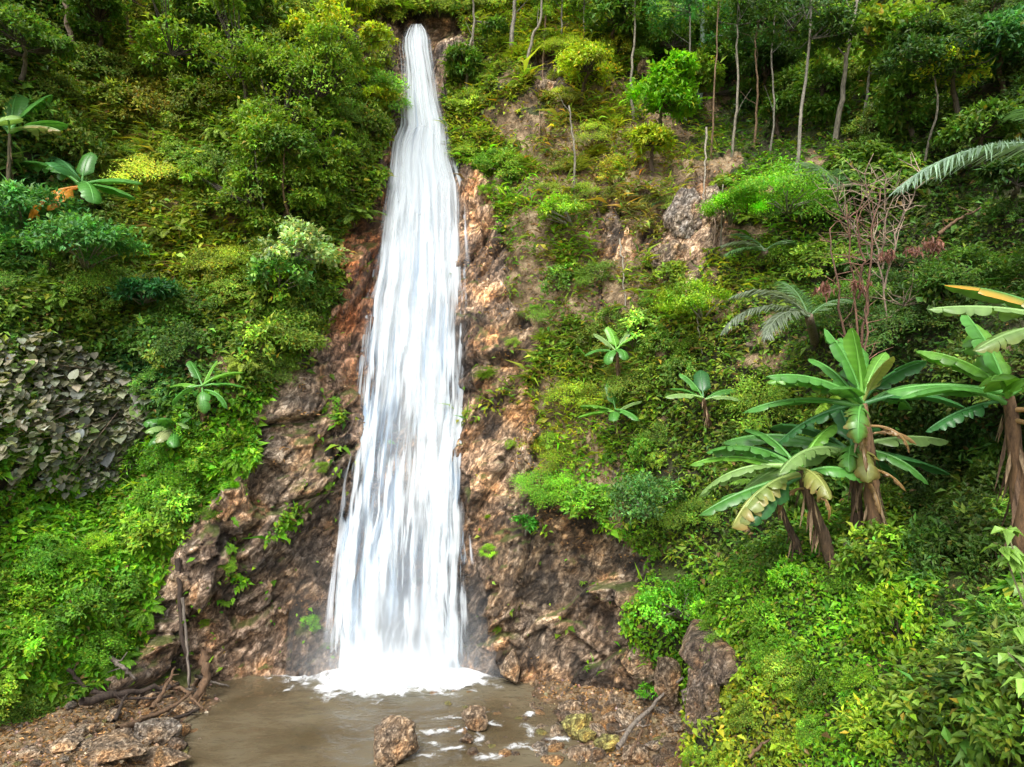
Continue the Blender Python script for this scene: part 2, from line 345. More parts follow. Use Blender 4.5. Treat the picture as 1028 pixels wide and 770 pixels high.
PB1 = PB+NB*((1-steep)*(fbm(PB*.9, 7)*.35+fbm(PB*3, 8, 2)*.07)+steep*fractured(PB*np.array([1, 1, .6]), 300, .16, .6))[:, None]
kk = np.arange(BX.size).reshape(BX.shape)
bank = link('bank', mesh('bank', PB1, np.stack([kk[:-1, :-1], kk[1:, :-1], kk[1:, 1:], kk[:-1, 1:]], -1).reshape(-1, 4), CLIFF,
            np.stack([steep, (fbm(PB*1.3, 9) > .28)*.7, steep*.3, .5+0*steep], 1), smooth=True))
put_stain(bank.data, np.full((len(PB), 3), .8))
tag(bank, kind='structure')

# stream bed with the pool hollow, wide enough to reach on past the viewpoint
gx_ = np.r_[np.arange(-120, -16, 4.), np.arange(-16, 8, .07), np.arange(8, 120, 4.)]
gy_ = np.r_[np.arange(-150, 6, 4.), np.arange(6, 21.5, .07), np.arange(21.5, 60, 4.)]
SX, SY = np.meshgrid(gx_, gy_, indexing='ij')
PS = np.stack([SX, SY, np.zeros_like(SX)], -1).reshape(-1, 3)
XL = np.interp(PS[:, 1], [6, 10, 15, 15.8, 17.2, 18.2, 19.2, 21], [-4, -5.2, -7.1, -7.7, -8.2, -8.1, -8.6, -9])
XR = np.interp(PS[:, 1], [6, 10, 14, 15, 16, 17, 18, 19], [3, 2.6, 1.9, 1.9, 1.5, 1.2, .9, .6])
wob = fbm(PS*.9, 12)*.5
dl = XL-PS[:, 0]+wob; dr = PS[:, 0]-XR+wob
riff = sstep(-3.2, -.3, dr)*sstep(18.2, 15.8, PS[:, 1])          # the shallow run-out
sz = np.maximum(np.clip(dl*.30, -.55, .8), np.clip(dr*.28, -.55, .55))
sz = np.maximum(sz, -.55+.46*riff)
sz = sz+fbm(PS*1.6, 15)*.10+fbm(PS*5, 16, 3)*.05
far = sstep(30, 60, np.hypot(PS[:, 0], PS[:, 1]-10))
sz = sz+far*(4+6*fbm(PS*.03, 3)); PS[:, 2] = sz
kk = np.arange(SX.size).reshape(SX.shape)
bed = link('stream_bed', mesh('stream_bed', PS, np.stack([kk[:-1, :-1], kk[1:, :-1], kk[1:, 1:], kk[:-1, 1:]], -1).reshape(-1, 4), CLIFF,
           np.stack([sstep(.35, .1, fbm(PS*1.2, 40)+.3)*0+0*sz, np.ones(len(PS)), sstep(.25, -.02, sz), .5+0*sz], 1), smooth=True))
put_stain(bed.data, np.ones((len(PS), 3)))
tag(bed, kind='structure')

# ------------------------------------------------------------------ where a line of sight meets the slopes
ALLP = np.concatenate([P1, PB1, PS[(np.abs(PS[:, 0]) < 16) & (PS[:, 1] > 6) & (PS[:, 1] < 20)]])
ALLN = np.concatenate([NR, NB, np.tile([0., 0, 1], (len(ALLP)-len(P1)-len(PB1), 1))])
apx, apy = proj(ALLP)
def hit(x, y, r=5.):
    d = (apx-x)**2+(apy-y)**2
    i = np.where(d < r*r)[0]
    if len(i) == 0: i = np.array([np.argmin(d)])
    j = i[np.argmin(ALLP[i, 1])]
    return ALLP[j].copy(), ALLN[j].copy()

# ------------------------------------------------------------------ colours of the growth
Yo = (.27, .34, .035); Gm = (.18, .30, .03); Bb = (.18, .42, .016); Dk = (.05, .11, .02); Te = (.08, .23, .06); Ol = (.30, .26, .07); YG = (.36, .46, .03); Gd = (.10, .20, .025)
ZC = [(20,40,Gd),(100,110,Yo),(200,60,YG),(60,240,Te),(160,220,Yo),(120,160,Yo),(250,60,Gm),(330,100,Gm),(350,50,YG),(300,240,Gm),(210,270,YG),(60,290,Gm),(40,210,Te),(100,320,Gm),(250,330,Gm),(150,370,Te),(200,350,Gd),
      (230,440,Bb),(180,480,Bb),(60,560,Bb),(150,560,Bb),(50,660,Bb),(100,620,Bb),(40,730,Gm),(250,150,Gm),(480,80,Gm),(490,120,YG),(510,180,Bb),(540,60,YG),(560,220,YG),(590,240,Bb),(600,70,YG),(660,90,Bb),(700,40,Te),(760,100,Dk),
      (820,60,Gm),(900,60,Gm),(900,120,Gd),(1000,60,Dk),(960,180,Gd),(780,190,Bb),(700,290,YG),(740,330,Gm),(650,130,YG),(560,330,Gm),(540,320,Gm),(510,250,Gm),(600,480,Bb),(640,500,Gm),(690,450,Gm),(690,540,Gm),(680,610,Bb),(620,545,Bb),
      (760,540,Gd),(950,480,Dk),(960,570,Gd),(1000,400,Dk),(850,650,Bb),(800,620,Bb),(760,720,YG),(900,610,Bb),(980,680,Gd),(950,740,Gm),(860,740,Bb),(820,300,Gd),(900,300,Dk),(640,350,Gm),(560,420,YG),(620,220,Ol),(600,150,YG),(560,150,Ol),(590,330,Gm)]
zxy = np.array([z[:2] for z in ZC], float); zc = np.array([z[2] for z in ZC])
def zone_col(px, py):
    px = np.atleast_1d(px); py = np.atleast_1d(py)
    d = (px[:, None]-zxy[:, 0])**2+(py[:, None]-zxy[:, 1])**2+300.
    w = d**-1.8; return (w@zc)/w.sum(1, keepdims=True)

# ------------------------------------------------------------------ ground cover as leaves on the slopes (stuff)
def scatter(Pv, Nv, dens, n, seed):
    r = np.random.default_rng(seed)
    w = dens/dens.sum(); i = r.choice(len(Pv), n, p=w)
    return i, r
def cover(name, Pv, Nv, area, sel, dens, n, size, seed, lift=.12, kinds='leaf'):
    pxv, pyv = proj(Pv)
    w = dens*area*sel*(Pv[:, 1] > 1)*(pxv > -60)*(pxv < 1290)*(pyv > -60)*(pyv < 830)
    i, r = scatter(Pv, Nv, w, n, seed)
    P = Pv[i]+r.normal(0, .05, (n, 3)); N = Nv[i]
    tuft = vnoise(P*2.6, seed)*.5+.5; tuft2 = vnoise(P*7, seed+1)*.5+.5
    h = (tuft*.7+tuft2*.5)
    P = P+N*(r.random(n)**1.5*lift*2*h)[:, None]
    up = unit(N*.5+np.array([0, 0, .9])+r.normal(0, .45, (n, 3)))
    ra = r.normal(0, 1, (n, 3)); dr_ = unit(ra-up*(ra*up).sum(1)[:, None]+np.array([0, -.25, -.1]))
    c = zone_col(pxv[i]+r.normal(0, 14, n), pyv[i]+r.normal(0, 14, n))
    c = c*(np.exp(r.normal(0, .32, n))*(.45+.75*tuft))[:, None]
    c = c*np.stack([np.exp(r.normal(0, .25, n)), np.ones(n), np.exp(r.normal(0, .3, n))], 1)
    hz = np.exp(-(((pxv[i]-590)/130)**2+((pyv[i]-220)/190)**2)); br = r.random(n) < .035+.13*hz; c[br] = np.array([.26, .17, .06])*r.uniform(.5, 1.2, (br.sum(), 1))
    s = size*np.exp(r.normal(0, .32, n))*np.clip(Pv[i, 1]/16, .55, 1.3)
    mb = MB()
    if kinds == 'grass':
        mb.leaves(P, unit(dr_*.6+np.array([0, -.2, .5])), up, s*2.6, s*.28, c, droop=.5)
    else:
        mb.leaves(P, dr_, up, s, s*.55, c)
    o = link(name, mb.mesh(name, LEAF)); tag(o, kind='stuff'); return o
def grid_area(P, nx, nz):
    G = P.reshape(nx, nz, 3); a = np.linalg.norm(np.gradient(G, axis=0), axis=-1); b = np.linalg.norm(np.gradient(G, axis=1), axis=-1); return (a*b).ravel()
arC = grid_area(P1, nx, nz); arB = grid_area(PB1, *BX.shape)
veg = np.clip(1-rockm*(.998-.25*(fbm(P0*.9, 63) > .42)), 0, 1)*(1-.74*soilm*(rockm < .5))
veg = veg*sstep(-.42, .1, fbm(P0*1.3, 61)+.25-soilm*.3)
veg = veg*(1-.7*inpoly(px, py, [(620,70),(830,60),(830,165),(700,170),(640,110)]))
veg = veg*(GZ.ravel() > .3)
leftm = (px < 405); lowleft = leftm & (py > 425)
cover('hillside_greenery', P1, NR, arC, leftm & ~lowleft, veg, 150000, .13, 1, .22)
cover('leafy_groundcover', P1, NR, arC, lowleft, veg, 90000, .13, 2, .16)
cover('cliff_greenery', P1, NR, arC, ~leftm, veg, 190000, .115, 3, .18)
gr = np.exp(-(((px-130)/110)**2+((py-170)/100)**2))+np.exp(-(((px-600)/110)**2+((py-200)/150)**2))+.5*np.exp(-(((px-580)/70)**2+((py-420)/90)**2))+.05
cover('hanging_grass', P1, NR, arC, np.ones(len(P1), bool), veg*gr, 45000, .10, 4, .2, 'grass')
pbx, pby = proj(PB1)
vb = (1-steep*.93)*sstep(-.45, .05, fbm(PB*1.2, 62)+.2)*(1-.8*np.exp(-(((pbx-880)/60)**2+((pby-565)/22)**2)))
cover('bank_groundcover', PB1, NB, arB, np.ones(len(PB1), bool), vb, 160000, .12, 5, .12)

# ------------------------------------------------------------------ water
def pool_mat():
    m, N, L, out = mat('pool_water')
    tc = N('ShaderNodeTexCoord')
    n = N('ShaderNodeTexNoise', Scale=.5, Detail=4.); L(tc.outputs['Object'], n.inputs[0])
    c = ramp(N, [(.3, (.10, .078, .042)), (.5, (.155, .125, .075)), (.7, (.20, .175, .115))]); L(n.outputs[0], c.inputs[0])
    at_ = N('ShaderNodeAttribute', attribute_name='Col'); ax = N('ShaderNodeMix', data_type='RGBA'); L(at_.outputs['Fac'], ax.inputs[0]); L(c.outputs[0], ax.inputs[6]); ax.inputs[7].default_value = (.40, .42, .34, 1)
    p = N('ShaderNodeBsdfPrincipled', Roughness=.04, IOR=1.5); L(ax.outputs[2], p.inputs['Base Color'])
    b1 = N('ShaderNodeTexNoise', Scale=1.7, Detail=4., Roughness=.45, Distortion=.25); mp = N('ShaderNodeMapping'); mp.inputs['Scale'].default_value = (1, 1.7, 1)
    L(tc.outputs['Object'], mp.inputs[0]); L(mp.outputs[0], b1.inputs[0])
    b = N('ShaderNodeBump', Strength=.6, Distance=.14); L(b1.outputs[0], b.inputs['Height']); L(b.outputs[0], p.inputs['Normal'])
    t = N('ShaderNodeBsdfTransparent', Color=(.62, .5, .36, 1)); s = N('ShaderNodeMixShader'); s.inputs[0].default_value = .3
    L(p.outputs[0], s.inputs[1]); L(t.outputs[0], s.inputs[2]); L(s.outputs[0], out.inputs[0]); return m
wx = np.arange(-14, 6, .1); wy = np.arange(5, 21.5, .1); WX, WY = np.meshgrid(wx, wy, indexing='ij')
wp = np.stack([WX, WY, 0*WX], -1).reshape(-1, 3)
rr = np.hypot((wp[:, 0]+3.4)/1.6, wp[:, 1]-19.9)
wp[:, 2] = .016*np.sin(rr*7+fbm(wp*.8, 3)*5)*np.exp(-rr*.3)+fbm(wp*np.array([1.2, 2.4, 1]), 5)*.022
kk = np.arange(WX.size).reshape(WX.shape)
pool = link('pool_water', mesh('pool_water', wp, np.stack([kk[:-1, :-1], kk[1:, :-1], kk[1:, 1:], kk[:-1, 1:]], -1).reshape(-1, 4), pool_mat(), np.repeat((np.clip(1.15-.62*np.hypot((wp[:, 0]+3.2)/1.9, (wp[:, 1]-20.2)/1.25)+.25*fbm(wp*1.5, 8), 0, 1)*.75)[:, None], 3, 1), smooth=True))
tag(pool, kind='structure')

def fall_mat(name, su, sv, lo, hi, seed, dens=1.):
    """white water: streaks run down v (metres); attribute Col.r is how dense the sheet is there"""
    m, N, L, out = mat(name)
    uv = N('ShaderNodeUVMap'); a = N('ShaderNodeAttribute', attribute_name='Col'); sp = N('ShaderNodeSeparateColor'); L(a.outputs['Color'], sp.inputs[0])
    mp = N('ShaderNodeMapping'); mp.inputs['Scale'].default_value = (su, sv, 1); mp.inputs['Location'].default_value = (seed, seed*.7, 0); L(uv.outputs[0], mp.inputs[0])
    n = N('ShaderNodeTexNoise', Scale=1., Detail=3.5, Roughness=.5, Distortion=.25); L(mp.outputs[0], n.inputs[0])
    mp2 = N('ShaderNodeMapping'); mp2.inputs['Scale'].default_value = (su*.28, sv*.6, 1); mp2.inputs['Location'].default_value = (seed+5, 3, 0); L(uv.outputs[0], mp2.inputs[0])
    n2 = N('ShaderNodeTexNoise', Scale=1., Detail=3.); L(mp2.outputs[0], n2.inputs[0])
    ad = N('ShaderNodeMath', operation='MULTIPLY_ADD'); L(n2.outputs[0], ad.inputs[0]); ad.inputs[1].default_value = .8; L(n.outputs[0], ad.inputs[2])
    ad2 = N('ShaderNodeMath', operation='ADD'); L(ad.outputs[0], ad2.inputs[0]); L(sp.outputs[0], ad2.inputs[1])
    mr = N('ShaderNodeMapRange', interpolation_type='SMOOTHSTEP'); mr.inputs[1].default_value = lo; mr.inputs[2].default_value = hi; L(ad2.outputs[0], mr.inputs[0])
    al = N('ShaderNodeMath', operation='MULTIPLY'); L(mr.outputs[0], al.inputs[0]); L(sp.outputs[1], al.inputs[1])
    c = ramp(N, [(.36, (.50, .60, .70)), (.52, (.86, .88, .90))]); L(n.outputs[0], c.inputs[0])
    d = N('ShaderNodeBsdfDiffuse', Roughness=1.); L(c.outputs[0], d.inputs[0])
    tl = N('ShaderNodeBsdfTranslucent'); L(c.outputs[0], tl.inputs[0]); ms = N('ShaderNodeMixShader'); ms.inputs[0].default_value = .25
    L(d.outputs[0], ms.inputs[1]); L(tl.outputs[0], ms.inputs[2])
    t = N('ShaderNodeBsdfTransparent'); s = N('ShaderNodeMixShader'); L(al.outputs[0], s.inputs[0]); L(t.outputs[0], s.inputs[1]); L(ms.outputs[0], s.inputs[2])
    L(s.outputs[0], out.inputs[0]); return m
FE = np.array([(28,403,431),(45,402,434),(60,402,437),(100,399,444),(150,393,456),(200,385,463),(250,378,467),(300,370,468),(350,366,468),(400,360,467),(450,352,465),(500,345,464),(550,342,464),(600,338,464),(650,334,464),(677,330,466)], float)
FYp = np.array([(10,27.4),(30,26.6),(100,25.4),(200,24.1),(300,22.9),(400,21.8),(500,20.95),(600,20.3),(677,19.9)])
def fall_sheet(off, dfun, nu=130, nv=420, seed=0, e0=0., e1=0., y0=28, y1=677):
    v = np.linspace(0, 1, nv); yy = y0+(y1-y0)*v
    Lx = np.interp(yy, FE[:, 0], FE[:, 1])-e0; Rx = np.interp(yy, FE[:, 0], FE[:, 2])+e1
    u = np.linspace(0, 1, nu); U, Vv = np.meshgrid(u, v, indexing='ij')
    PX = Lx+(Rx-Lx)*U; PY = np.broadcast_to(yy, PX.shape)
    Yb = np.interp(PY, FYp[:, 0], FYp[:, 1])
    Pn = np.stack([U*9, Vv*5, 0*U+seed], -1).reshape(-1, 3)
    rid = fbm(Pn, seed, 4).reshape(U.shape)
    cas = fbm(np.stack([U*3, Vv*14, 0*U+seed+9], -1).reshape(-1, 3), seed+4, 3).reshape(U.shape)
    Yb = Yb-off+rid*.22+cas*.16+.7*(2*U-1)**2*.35
    P = np.stack([(PX-514)/FP*Yb, Yb, CZ+(385-PY)/FP*Yb], -1).reshape(-1, 3)
    dens, al = dfun(U, Vv, PX, PY)
    kk = np.arange(U.size).reshape(U.shape)
    F = np.stack([kk[:-1, :-1], kk[1:, :-1], kk[1:, 1:], kk[:-1, 1:]], -1).reshape(-1, 4)
    uv = np.stack([U*(.5+.5*Vv)+.5*(1-Vv)*.5, Vv*22], -1).reshape(-1, 2)
    return P, F, uv, np.stack([dens.ravel(), al.ravel(), 0*dens.ravel()], 1)
fall = empty('waterfall', at(400, 675, 19.9), 'tall white waterfall dropping down the brown rock face into the pool', 'waterfall')
def child_mesh(name, me, root):
    o = link(name, me, root); o.location = -np.array(root.location); return o
def g2(x, y, cx, cy, sx, sy): return np.exp(-((x-cx)/sx)**2-((y-cy)/sy)**2)
def edges(U, w=.10, p=1.): return np.clip(sstep(0, w, U)*sstep(0, w, 1-U), 0, 1)**p
def water_mat(name, fine):
    """white water: Col.r its shade, Col.g how much of it there is; fine streaks along v"""
    m, N, L, out = mat(name)
    uv = N('ShaderNodeUVMap'); a = N('ShaderNodeAttribute', attribute_name='Col'); sp = N('ShaderNodeSeparateColor'); L(a.outputs['Color'], sp.inputs[0])
    mp = N('ShaderNodeMapping'); mp.inputs['Scale'].default_value = (fine, .6, 1); L(uv.outputs[0], mp.inputs[0])
    n = N('ShaderNodeTexNoise', Scale=1., Detail=3., Roughness=.6); L(mp.outputs[0], n.inputs[0])
    ad = N('ShaderNodeMath', operation='MULTIPLY_ADD'); L(n.outputs[0], ad.inputs[0]); ad.inputs[1].default_value = .7; L(sp.outputs[0], ad.inputs[2])
    c = ramp(N, [(.52, (.27, .41, .58)), (.84, (.55, .68, .80)), (1.04, (.78, .83, .86))]); L(ad.outputs[0], c.inputs[0])
    d = N('ShaderNodeBsdfDiffuse', Roughness=1.); L(c.outputs[0], d.inputs[0])
    tl = N('ShaderNodeBsdfTranslucent'); L(c.outputs[0], tl.inputs[0]); ms = N('ShaderNodeMixShader'); ms.inputs[0].default_value = .3
    L(d.outputs[0], ms.inputs[1]); L(tl.outputs[0], ms.inputs[2])
    t = N('ShaderNodeBsdfTransparent'); s = N('ShaderNodeMixShader'); L(sp.outputs[1], s.inputs[0]); L(t.outputs[0], s.inputs[1]); L(ms.outputs[0], s.inputs[2])
    L(s.outputs[0], out.inputs[0]); return m
def edges(U, w=.10, p=1.): return np.clip(sstep(0, w, U)*sstep(0, w, 1-U), 0, 1)**p
def g2(x, y, cx, cy, sx, sy): return np.exp(-((x-cx)/sx)**2-((y-cy)/sy)**2)
FE = np.array([(24,411,424),(30,406,429),(38,402,432),(48,401,433),(60,403,435),(75,404,438),(100,402,443),(125,402,450),(142,394,453),(160,391,455),(185,388,462),(200,386,463),(230,381,465),(270,376,467),(300,370,467),(340,367,466),(400,361,465),(450,354,463),(500,347,463),(550,342,463),(600,337,463),(650,334,464),(695,331,466)], float)
def sheet(off, e, fun, nu, nv, seed, y1=684):
    yy = np.linspace(24, y1, nv); grow = .35+.65*sstep(60, 500, yy)
    Lx = np.interp(yy, FE[:, 0], FE[:, 1]); Rx = np.interp(yy, FE[:, 0], FE[:, 2]); X0 = Lx-e*grow; X1 = Rx+e*grow
    U = np.linspace(0, 1, nu)[:, None]*np.ones(nv); PX = X0+(X1-X0)*U; PY = yy*np.ones_like(U); fl = (PX-.5*(Lx+Rx))/(Rx-Lx)   # flow line
    N_ = lambda a, b, sd, o=3: fbm(np.stack([((fl)*a).ravel(), (PY/b).ravel(), np.full(fl.size, sd*3.7)], 1), sd, o).reshape(fl.shape)
    fl0 = fl; fl = fl+.028*N_(3, 70, seed+31)+.012*N_(9, 30, seed+33)*sstep(150, 400, PY); n1, n2, n3 = N_(7, 120, seed), N_(19, 62, seed+5), N_(44, 36, seed+9); fl = fl0
    led = N_(2.4, 26, seed+15, 3)
    shade, al = fun(PX, PY, fl, np.minimum(PX-Lx, Rx-PX)-2.5+5*N_(1.2, 38, seed+41), n1, n2, n3)
    Yb = np.interp(PY, np.r_[FYp[:, 0], 700], np.r_[FYp[:, 1], 19.75])-off-n1*.22-n2*.12-led*.16*sstep(100, 300, PY)+1.1*fl**2
    P = np.stack([(PX-514)/FP*Yb, Yb, CZ+(385-PY)/FP*Yb], -1).reshape(-1, 3)
    kk = np.arange(U.size).reshape(U.shape); F = np.stack([kk[:-1, :-1], kk[1:, :-1], kk[1:, 1:], kk[:-1, 1:]], -1).reshape(-1, 4)
    return P, F, np.stack([fl*3.2, PY/30], -1).reshape(-1, 2), np.stack([np.clip(shade, 0, 1).ravel(), np.clip(al, 0, 1).ravel(), 0*al.ravel()], 1)
def thin(PX, PY):
    return (.95*g2(PX, PY, 407, 585, 9, 50)+.55*g2(PX, PY, 400, 640, 26, 26)+.45*g2(PX, PY, 402, 440, 10, 55)+.35*g2(PX, PY, 378, 480, 6, 70)+.5*g2(PX, PY, 350, 625, 6, 50)+.5*g2(PX, PY, 409, 132, 5, 14)
            +.3*g2(PX, PY, 418, 275, 8, 40)+.35*g2(PX, PY, 372, 300, 5, 40)+.35*g2(PX, PY, 386, 390, 9, 60)+.4*g2(PX, PY, 425, 520, 5, 60)+.4*g2(PX, PY, 362, 540, 5, 60))
def f_main(PX, PY, fl, d, n1, n2, n3):
    k = sstep(230, 430, PY); ed = sstep(-2, 11, d+(5+5*k)*n2*2+(3+2*k)*n3*2)
    q = 1.05-.2*k-thin(PX, PY)+n2*(.25+.8*k)+n3*(.08+.5*k)+.35*g2(PX, PY, 441, 520, 12, 170)+.3*g2(PX, PY, 425, 250, 18, 110)+.25*g2(PX, PY, 370, 600, 10, 60)
    return .66+.5*n1*(.4+k)+.3*n2*(.4+k)-.28*thin(PX, PY)+.2*g2(PX, PY, 441, 480, 12, 200), ed*(.22+.78*sstep(.25, .95, q))
def f_veil(PX, PY, fl, d, n1, n2, n3):
    k = sstep(60, 380, PY); n3 = n3*(.25+.6*k); ed = sstep(-3, 9, d+9*n2+7*n3)
    q = .42-thin(PX, PY)*.6+n1*.5+n2*1.0+n3*1.1+.5*g2(PX, PY, 440, 560, 10, 150)+.45*g2(PX, PY, 422, 190, 18, 120)+.4*g2(PX, PY, 418, 60, 9, 50)
    return .75+.4*n3, ed*sstep(.3, .85, q)*.9
def f_wisp(PX, PY, fl, d, n1, n2, n3):
    ring = np.exp(-((d+1)/6)**2); return .6+.5*n3, ring*sstep(.05, .38, n3+.6*n2+.05+.12*g2(PX, PY, 470, 215, 12, 40)+.15*g2(PX, PY, 345, 520, 14, 60))*sstep(110, 150, PY)*.85
def f_spray(PX, PY, fl, d, n1, n2, n3):
    return .8+.2*n1, np.clip(.42*g2(PX, PY, 400, 672, 66, 20)+.24*g2(PX, PY, 402, 645, 80, 45)+.22*sstep(-2, 26, d)*sstep(120, 300, PY)*(1+.8*n1)+.4*sstep(-2, 10, d)*g2(PX, PY, 424, 160, 30, 60), 0, .8)
for nm, off, e, fn, nu, nv, sd_, y1 in (('water_curtain', .15, 12, f_main, 240, 620, 3, 684), ('front_veil', .42, 16, f_veil, 260, 620, 21, 686), ('thin_trickles', .0, 22, f_wisp, 260, 500, 41, 680), ('spray_veil', .8, 46, f_spray, 110, 260, 61, 697)):
    P, F_, uv, c = sheet(off, e, fn, nu, nv, sd_, y1)
    child_mesh(nm, mesh(nm, P, F_, water_mat(nm, 24 if nm != 'spray_veil' else 4), c, True, uv=uv), fall)
# side strands: small threads of water beside the main fall
def strand(pts, w, root, name='side_thread'):
    pts = np.array(pts, float); n = 60; t = np.linspace(0, 1, n); tt = np.linspace(0, 1, len(pts))
    X = np.interp(t, tt, pts[:, 0]); Yp = np.interp(t, tt, pts[:, 1])
    Yb = np.interp(Yp, FYp[:, 0], FYp[:, 1])-.35
    for k in range(n):
        h_, _ = hit(X[k], Yp[k], 6); Yb[k] = min(Yb[k]+.4, h_[1]-.08)
    Yb = np.convolve(np.r_[Yb[:1].repeat(4), Yb, Yb[-1:].repeat(4)], np.ones(9)/9, 'valid')
    U = np.linspace(0, 1, 9)[:, None]*np.ones(n); ww = w*(.5+.9*t)
    PX = X+(U-.5)*ww; P = np.stack([(PX-514)/FP*Yb, Yb+0*PX, CZ+(385-Yp)/FP*Yb+0*PX], -1).reshape(-1, 3)
    kk = np.arange(U.size).reshape(U.shape); F = np.stack([kk[:-1, :-1], kk[1:, :-1], kk[1:, 1:], kk[:-1, 1:]], -1).reshape(-1, 4)
    L_ = abs(pts[-1, 1]-pts[0, 1])/30
    uv = np.stack([U*w/60, t*L_+0*U], -1).reshape(-1, 2)
    c = np.stack([.35*edges(U, .4).ravel(), edges(U, .35).ravel()*(np.sin(t*PI)**1.2+0*U).ravel()*.6, 0*U.ravel()], 1)
    child_mesh(name, mesh(name, P, F, STR, c, True, uv=uv), root)
STR = fall_mat('thread_water', 26, .5, .95, 1.3, 9.)
for pts, w in (([(404,110),(402,130),(399,140)], 5), ([(397,160),(395,190),(393,215)], 6), ([(354,450),(346,485),(341,530)], 5), ([(345,500),(338,560),(333,610),(330,655)], 6), ([(471,535),(473,555),(475,568)], 6), ([(466,200),(468,240),(470,270)], 6), ([(386,255),(380,280),(374,300)], 6), ([(336,560),(331,600),(326,655)], 7), ([(412,612),(396,632),(388,668)], 5), ([(414,612),(404,634),(398,668)], 4), ([(418,610),(412,635),(408,668)], 4), ([(410,608),(392,625),(380,660)], 4), ([(424,560),(424,610),(420,668)], 5)):
    strand(pts, w, fall)
# foam where the fall meets the pool
def foam_mat():
    m, N, L, out = mat('foam')
    a = N('ShaderNodeAttribute', attribute_name='Col'); sp = N('ShaderNodeSeparateColor'); L(a.outputs['Color'], sp.inputs[0]); tc = N('ShaderNodeTexCoord')
    n = N('ShaderNodeTexNoise', Scale=3.6, Detail=8., Roughness=.7, Distortion=1.); L(tc.outputs['Object'], n.inputs[0])
    ad = N('ShaderNodeMath', operation='ADD'); L(n.outputs[0], ad.inputs[0]); L(sp.outputs[0], ad.inputs[1])
    mr = N('ShaderNodeMapRange', interpolation_type='SMOOTHSTEP'); mr.inputs[1].default_value = .82; mr.inputs[2].default_value = 1.28; L(ad.outputs[0], mr.inputs[0])
    d = N('ShaderNodeBsdfPrincipled', Roughness=.6); d.inputs['Base Color'].default_value = (.84, .87, .88, 1)
    d.inputs['Subsurface Weight'].default_value = 0
    t = N('ShaderNodeBsdfTransparent'); s = N('ShaderNodeMixShader'); L(mr.outputs[0], s.inputs[0]); L(t.outputs[0], s.inputs[1]); L(d.outputs[0], s.inputs[2]); L(s.outputs[0], out.inputs[0]); return m
FOAM = foam_mat()
def foam(x0, x1, y0, y1, dfun, hfun, step=.05):
    X, Y = np.meshgrid(np.arange(x0, x1, step), np.arange(y0, y1, step), indexing='ij')
    P = np.stack([X, Y, 0*X], -1).reshape(-1, 3); d = dfun(P); P[:, 2] = .035+hfun(P)
    kk = np.arange(X.size).reshape(X.shape)
    return mesh('foam', P, np.stack([kk[:-1, :-1], kk[1:, :-1], kk[1:, 1:], kk[:-1, 1:]], -1).reshape(-1, 4), FOAM, np.stack([d, d, d], 1), True)
def fd(P):
    q = np.hypot((P[:, 0]+3.2)/3.1, (P[:, 1]-19.9)/1.5)
    return 1.2-.80*q**1.2+.5*fbm(P*np.array([1.6, 1.0, 1]), 9)+.22*fbm(P*5, 19)
def fh(P):
    q = np.exp(-((P[:, 0]+3.4)/1.9)**4-((P[:, 1]-19.95)/.28)**2); return q*(.16+.22*np.abs(fbm(P*4, 3)))+.02*fbm(P*5, 4)
child_mesh('foam', foam(-7.2, .9, 17.6, 20.6, fd, fh), fall)
# riffles in the run-out
rif = empty('riffle', (-1, 16, 0), 'small white riffles where shallow water runs out between stones', 'rapids')
def rd(P):
    P = P+np.stack([fbm(P*3, 2), fbm(P*3, 6), 0*P[:, 0]], 1)*.22
    r = -.6+0*P[:, 0]
    for (x, y, a_, sx, sy) in ((440,735,.3,.6,.13),(468,733,.5,.45,.12),(452,755,.3,.35,.13),(500,715,.0,.25,.08),(612,722,.3,.5,.12),(480,745,.4,.2,.3),(530,735,.1,.15,.4),(545,752,.2,.5,.1),(425,762,.1,.4,.1),(505,760,.3,.4,.1),(455,722,.2,.5,.08),(495,728,-.3,.3,.12),(520,752,.5,.35,.16),(560,742,.1,.3,.14),(436,750,1.2,.12,.35),(485,760,.2,.5,.14),(575,758,.2,.3,.1),(410,740,.4,.25,.08),(515,705,.6,.3,.1),(535,718,.9,.2,.15)):
        Yk = CZ*FP/(y-385); xk = (x-514)/FP*Yk; dx = P[:, 0]-xk; dy = P[:, 1]-Yk; c_, s_ = math.cos(a_), math.sin(a_)
        r = np.maximum(r, .62-.28*np.hypot((dx*c_+dy*s_)/sx, (-dx*s_+dy*c_)/sy))
    return r
child_mesh('foam', foam(-3, 3, 15, 17.6, rd, lambda P: .015+.01*fbm(P*5, 4)), rif)
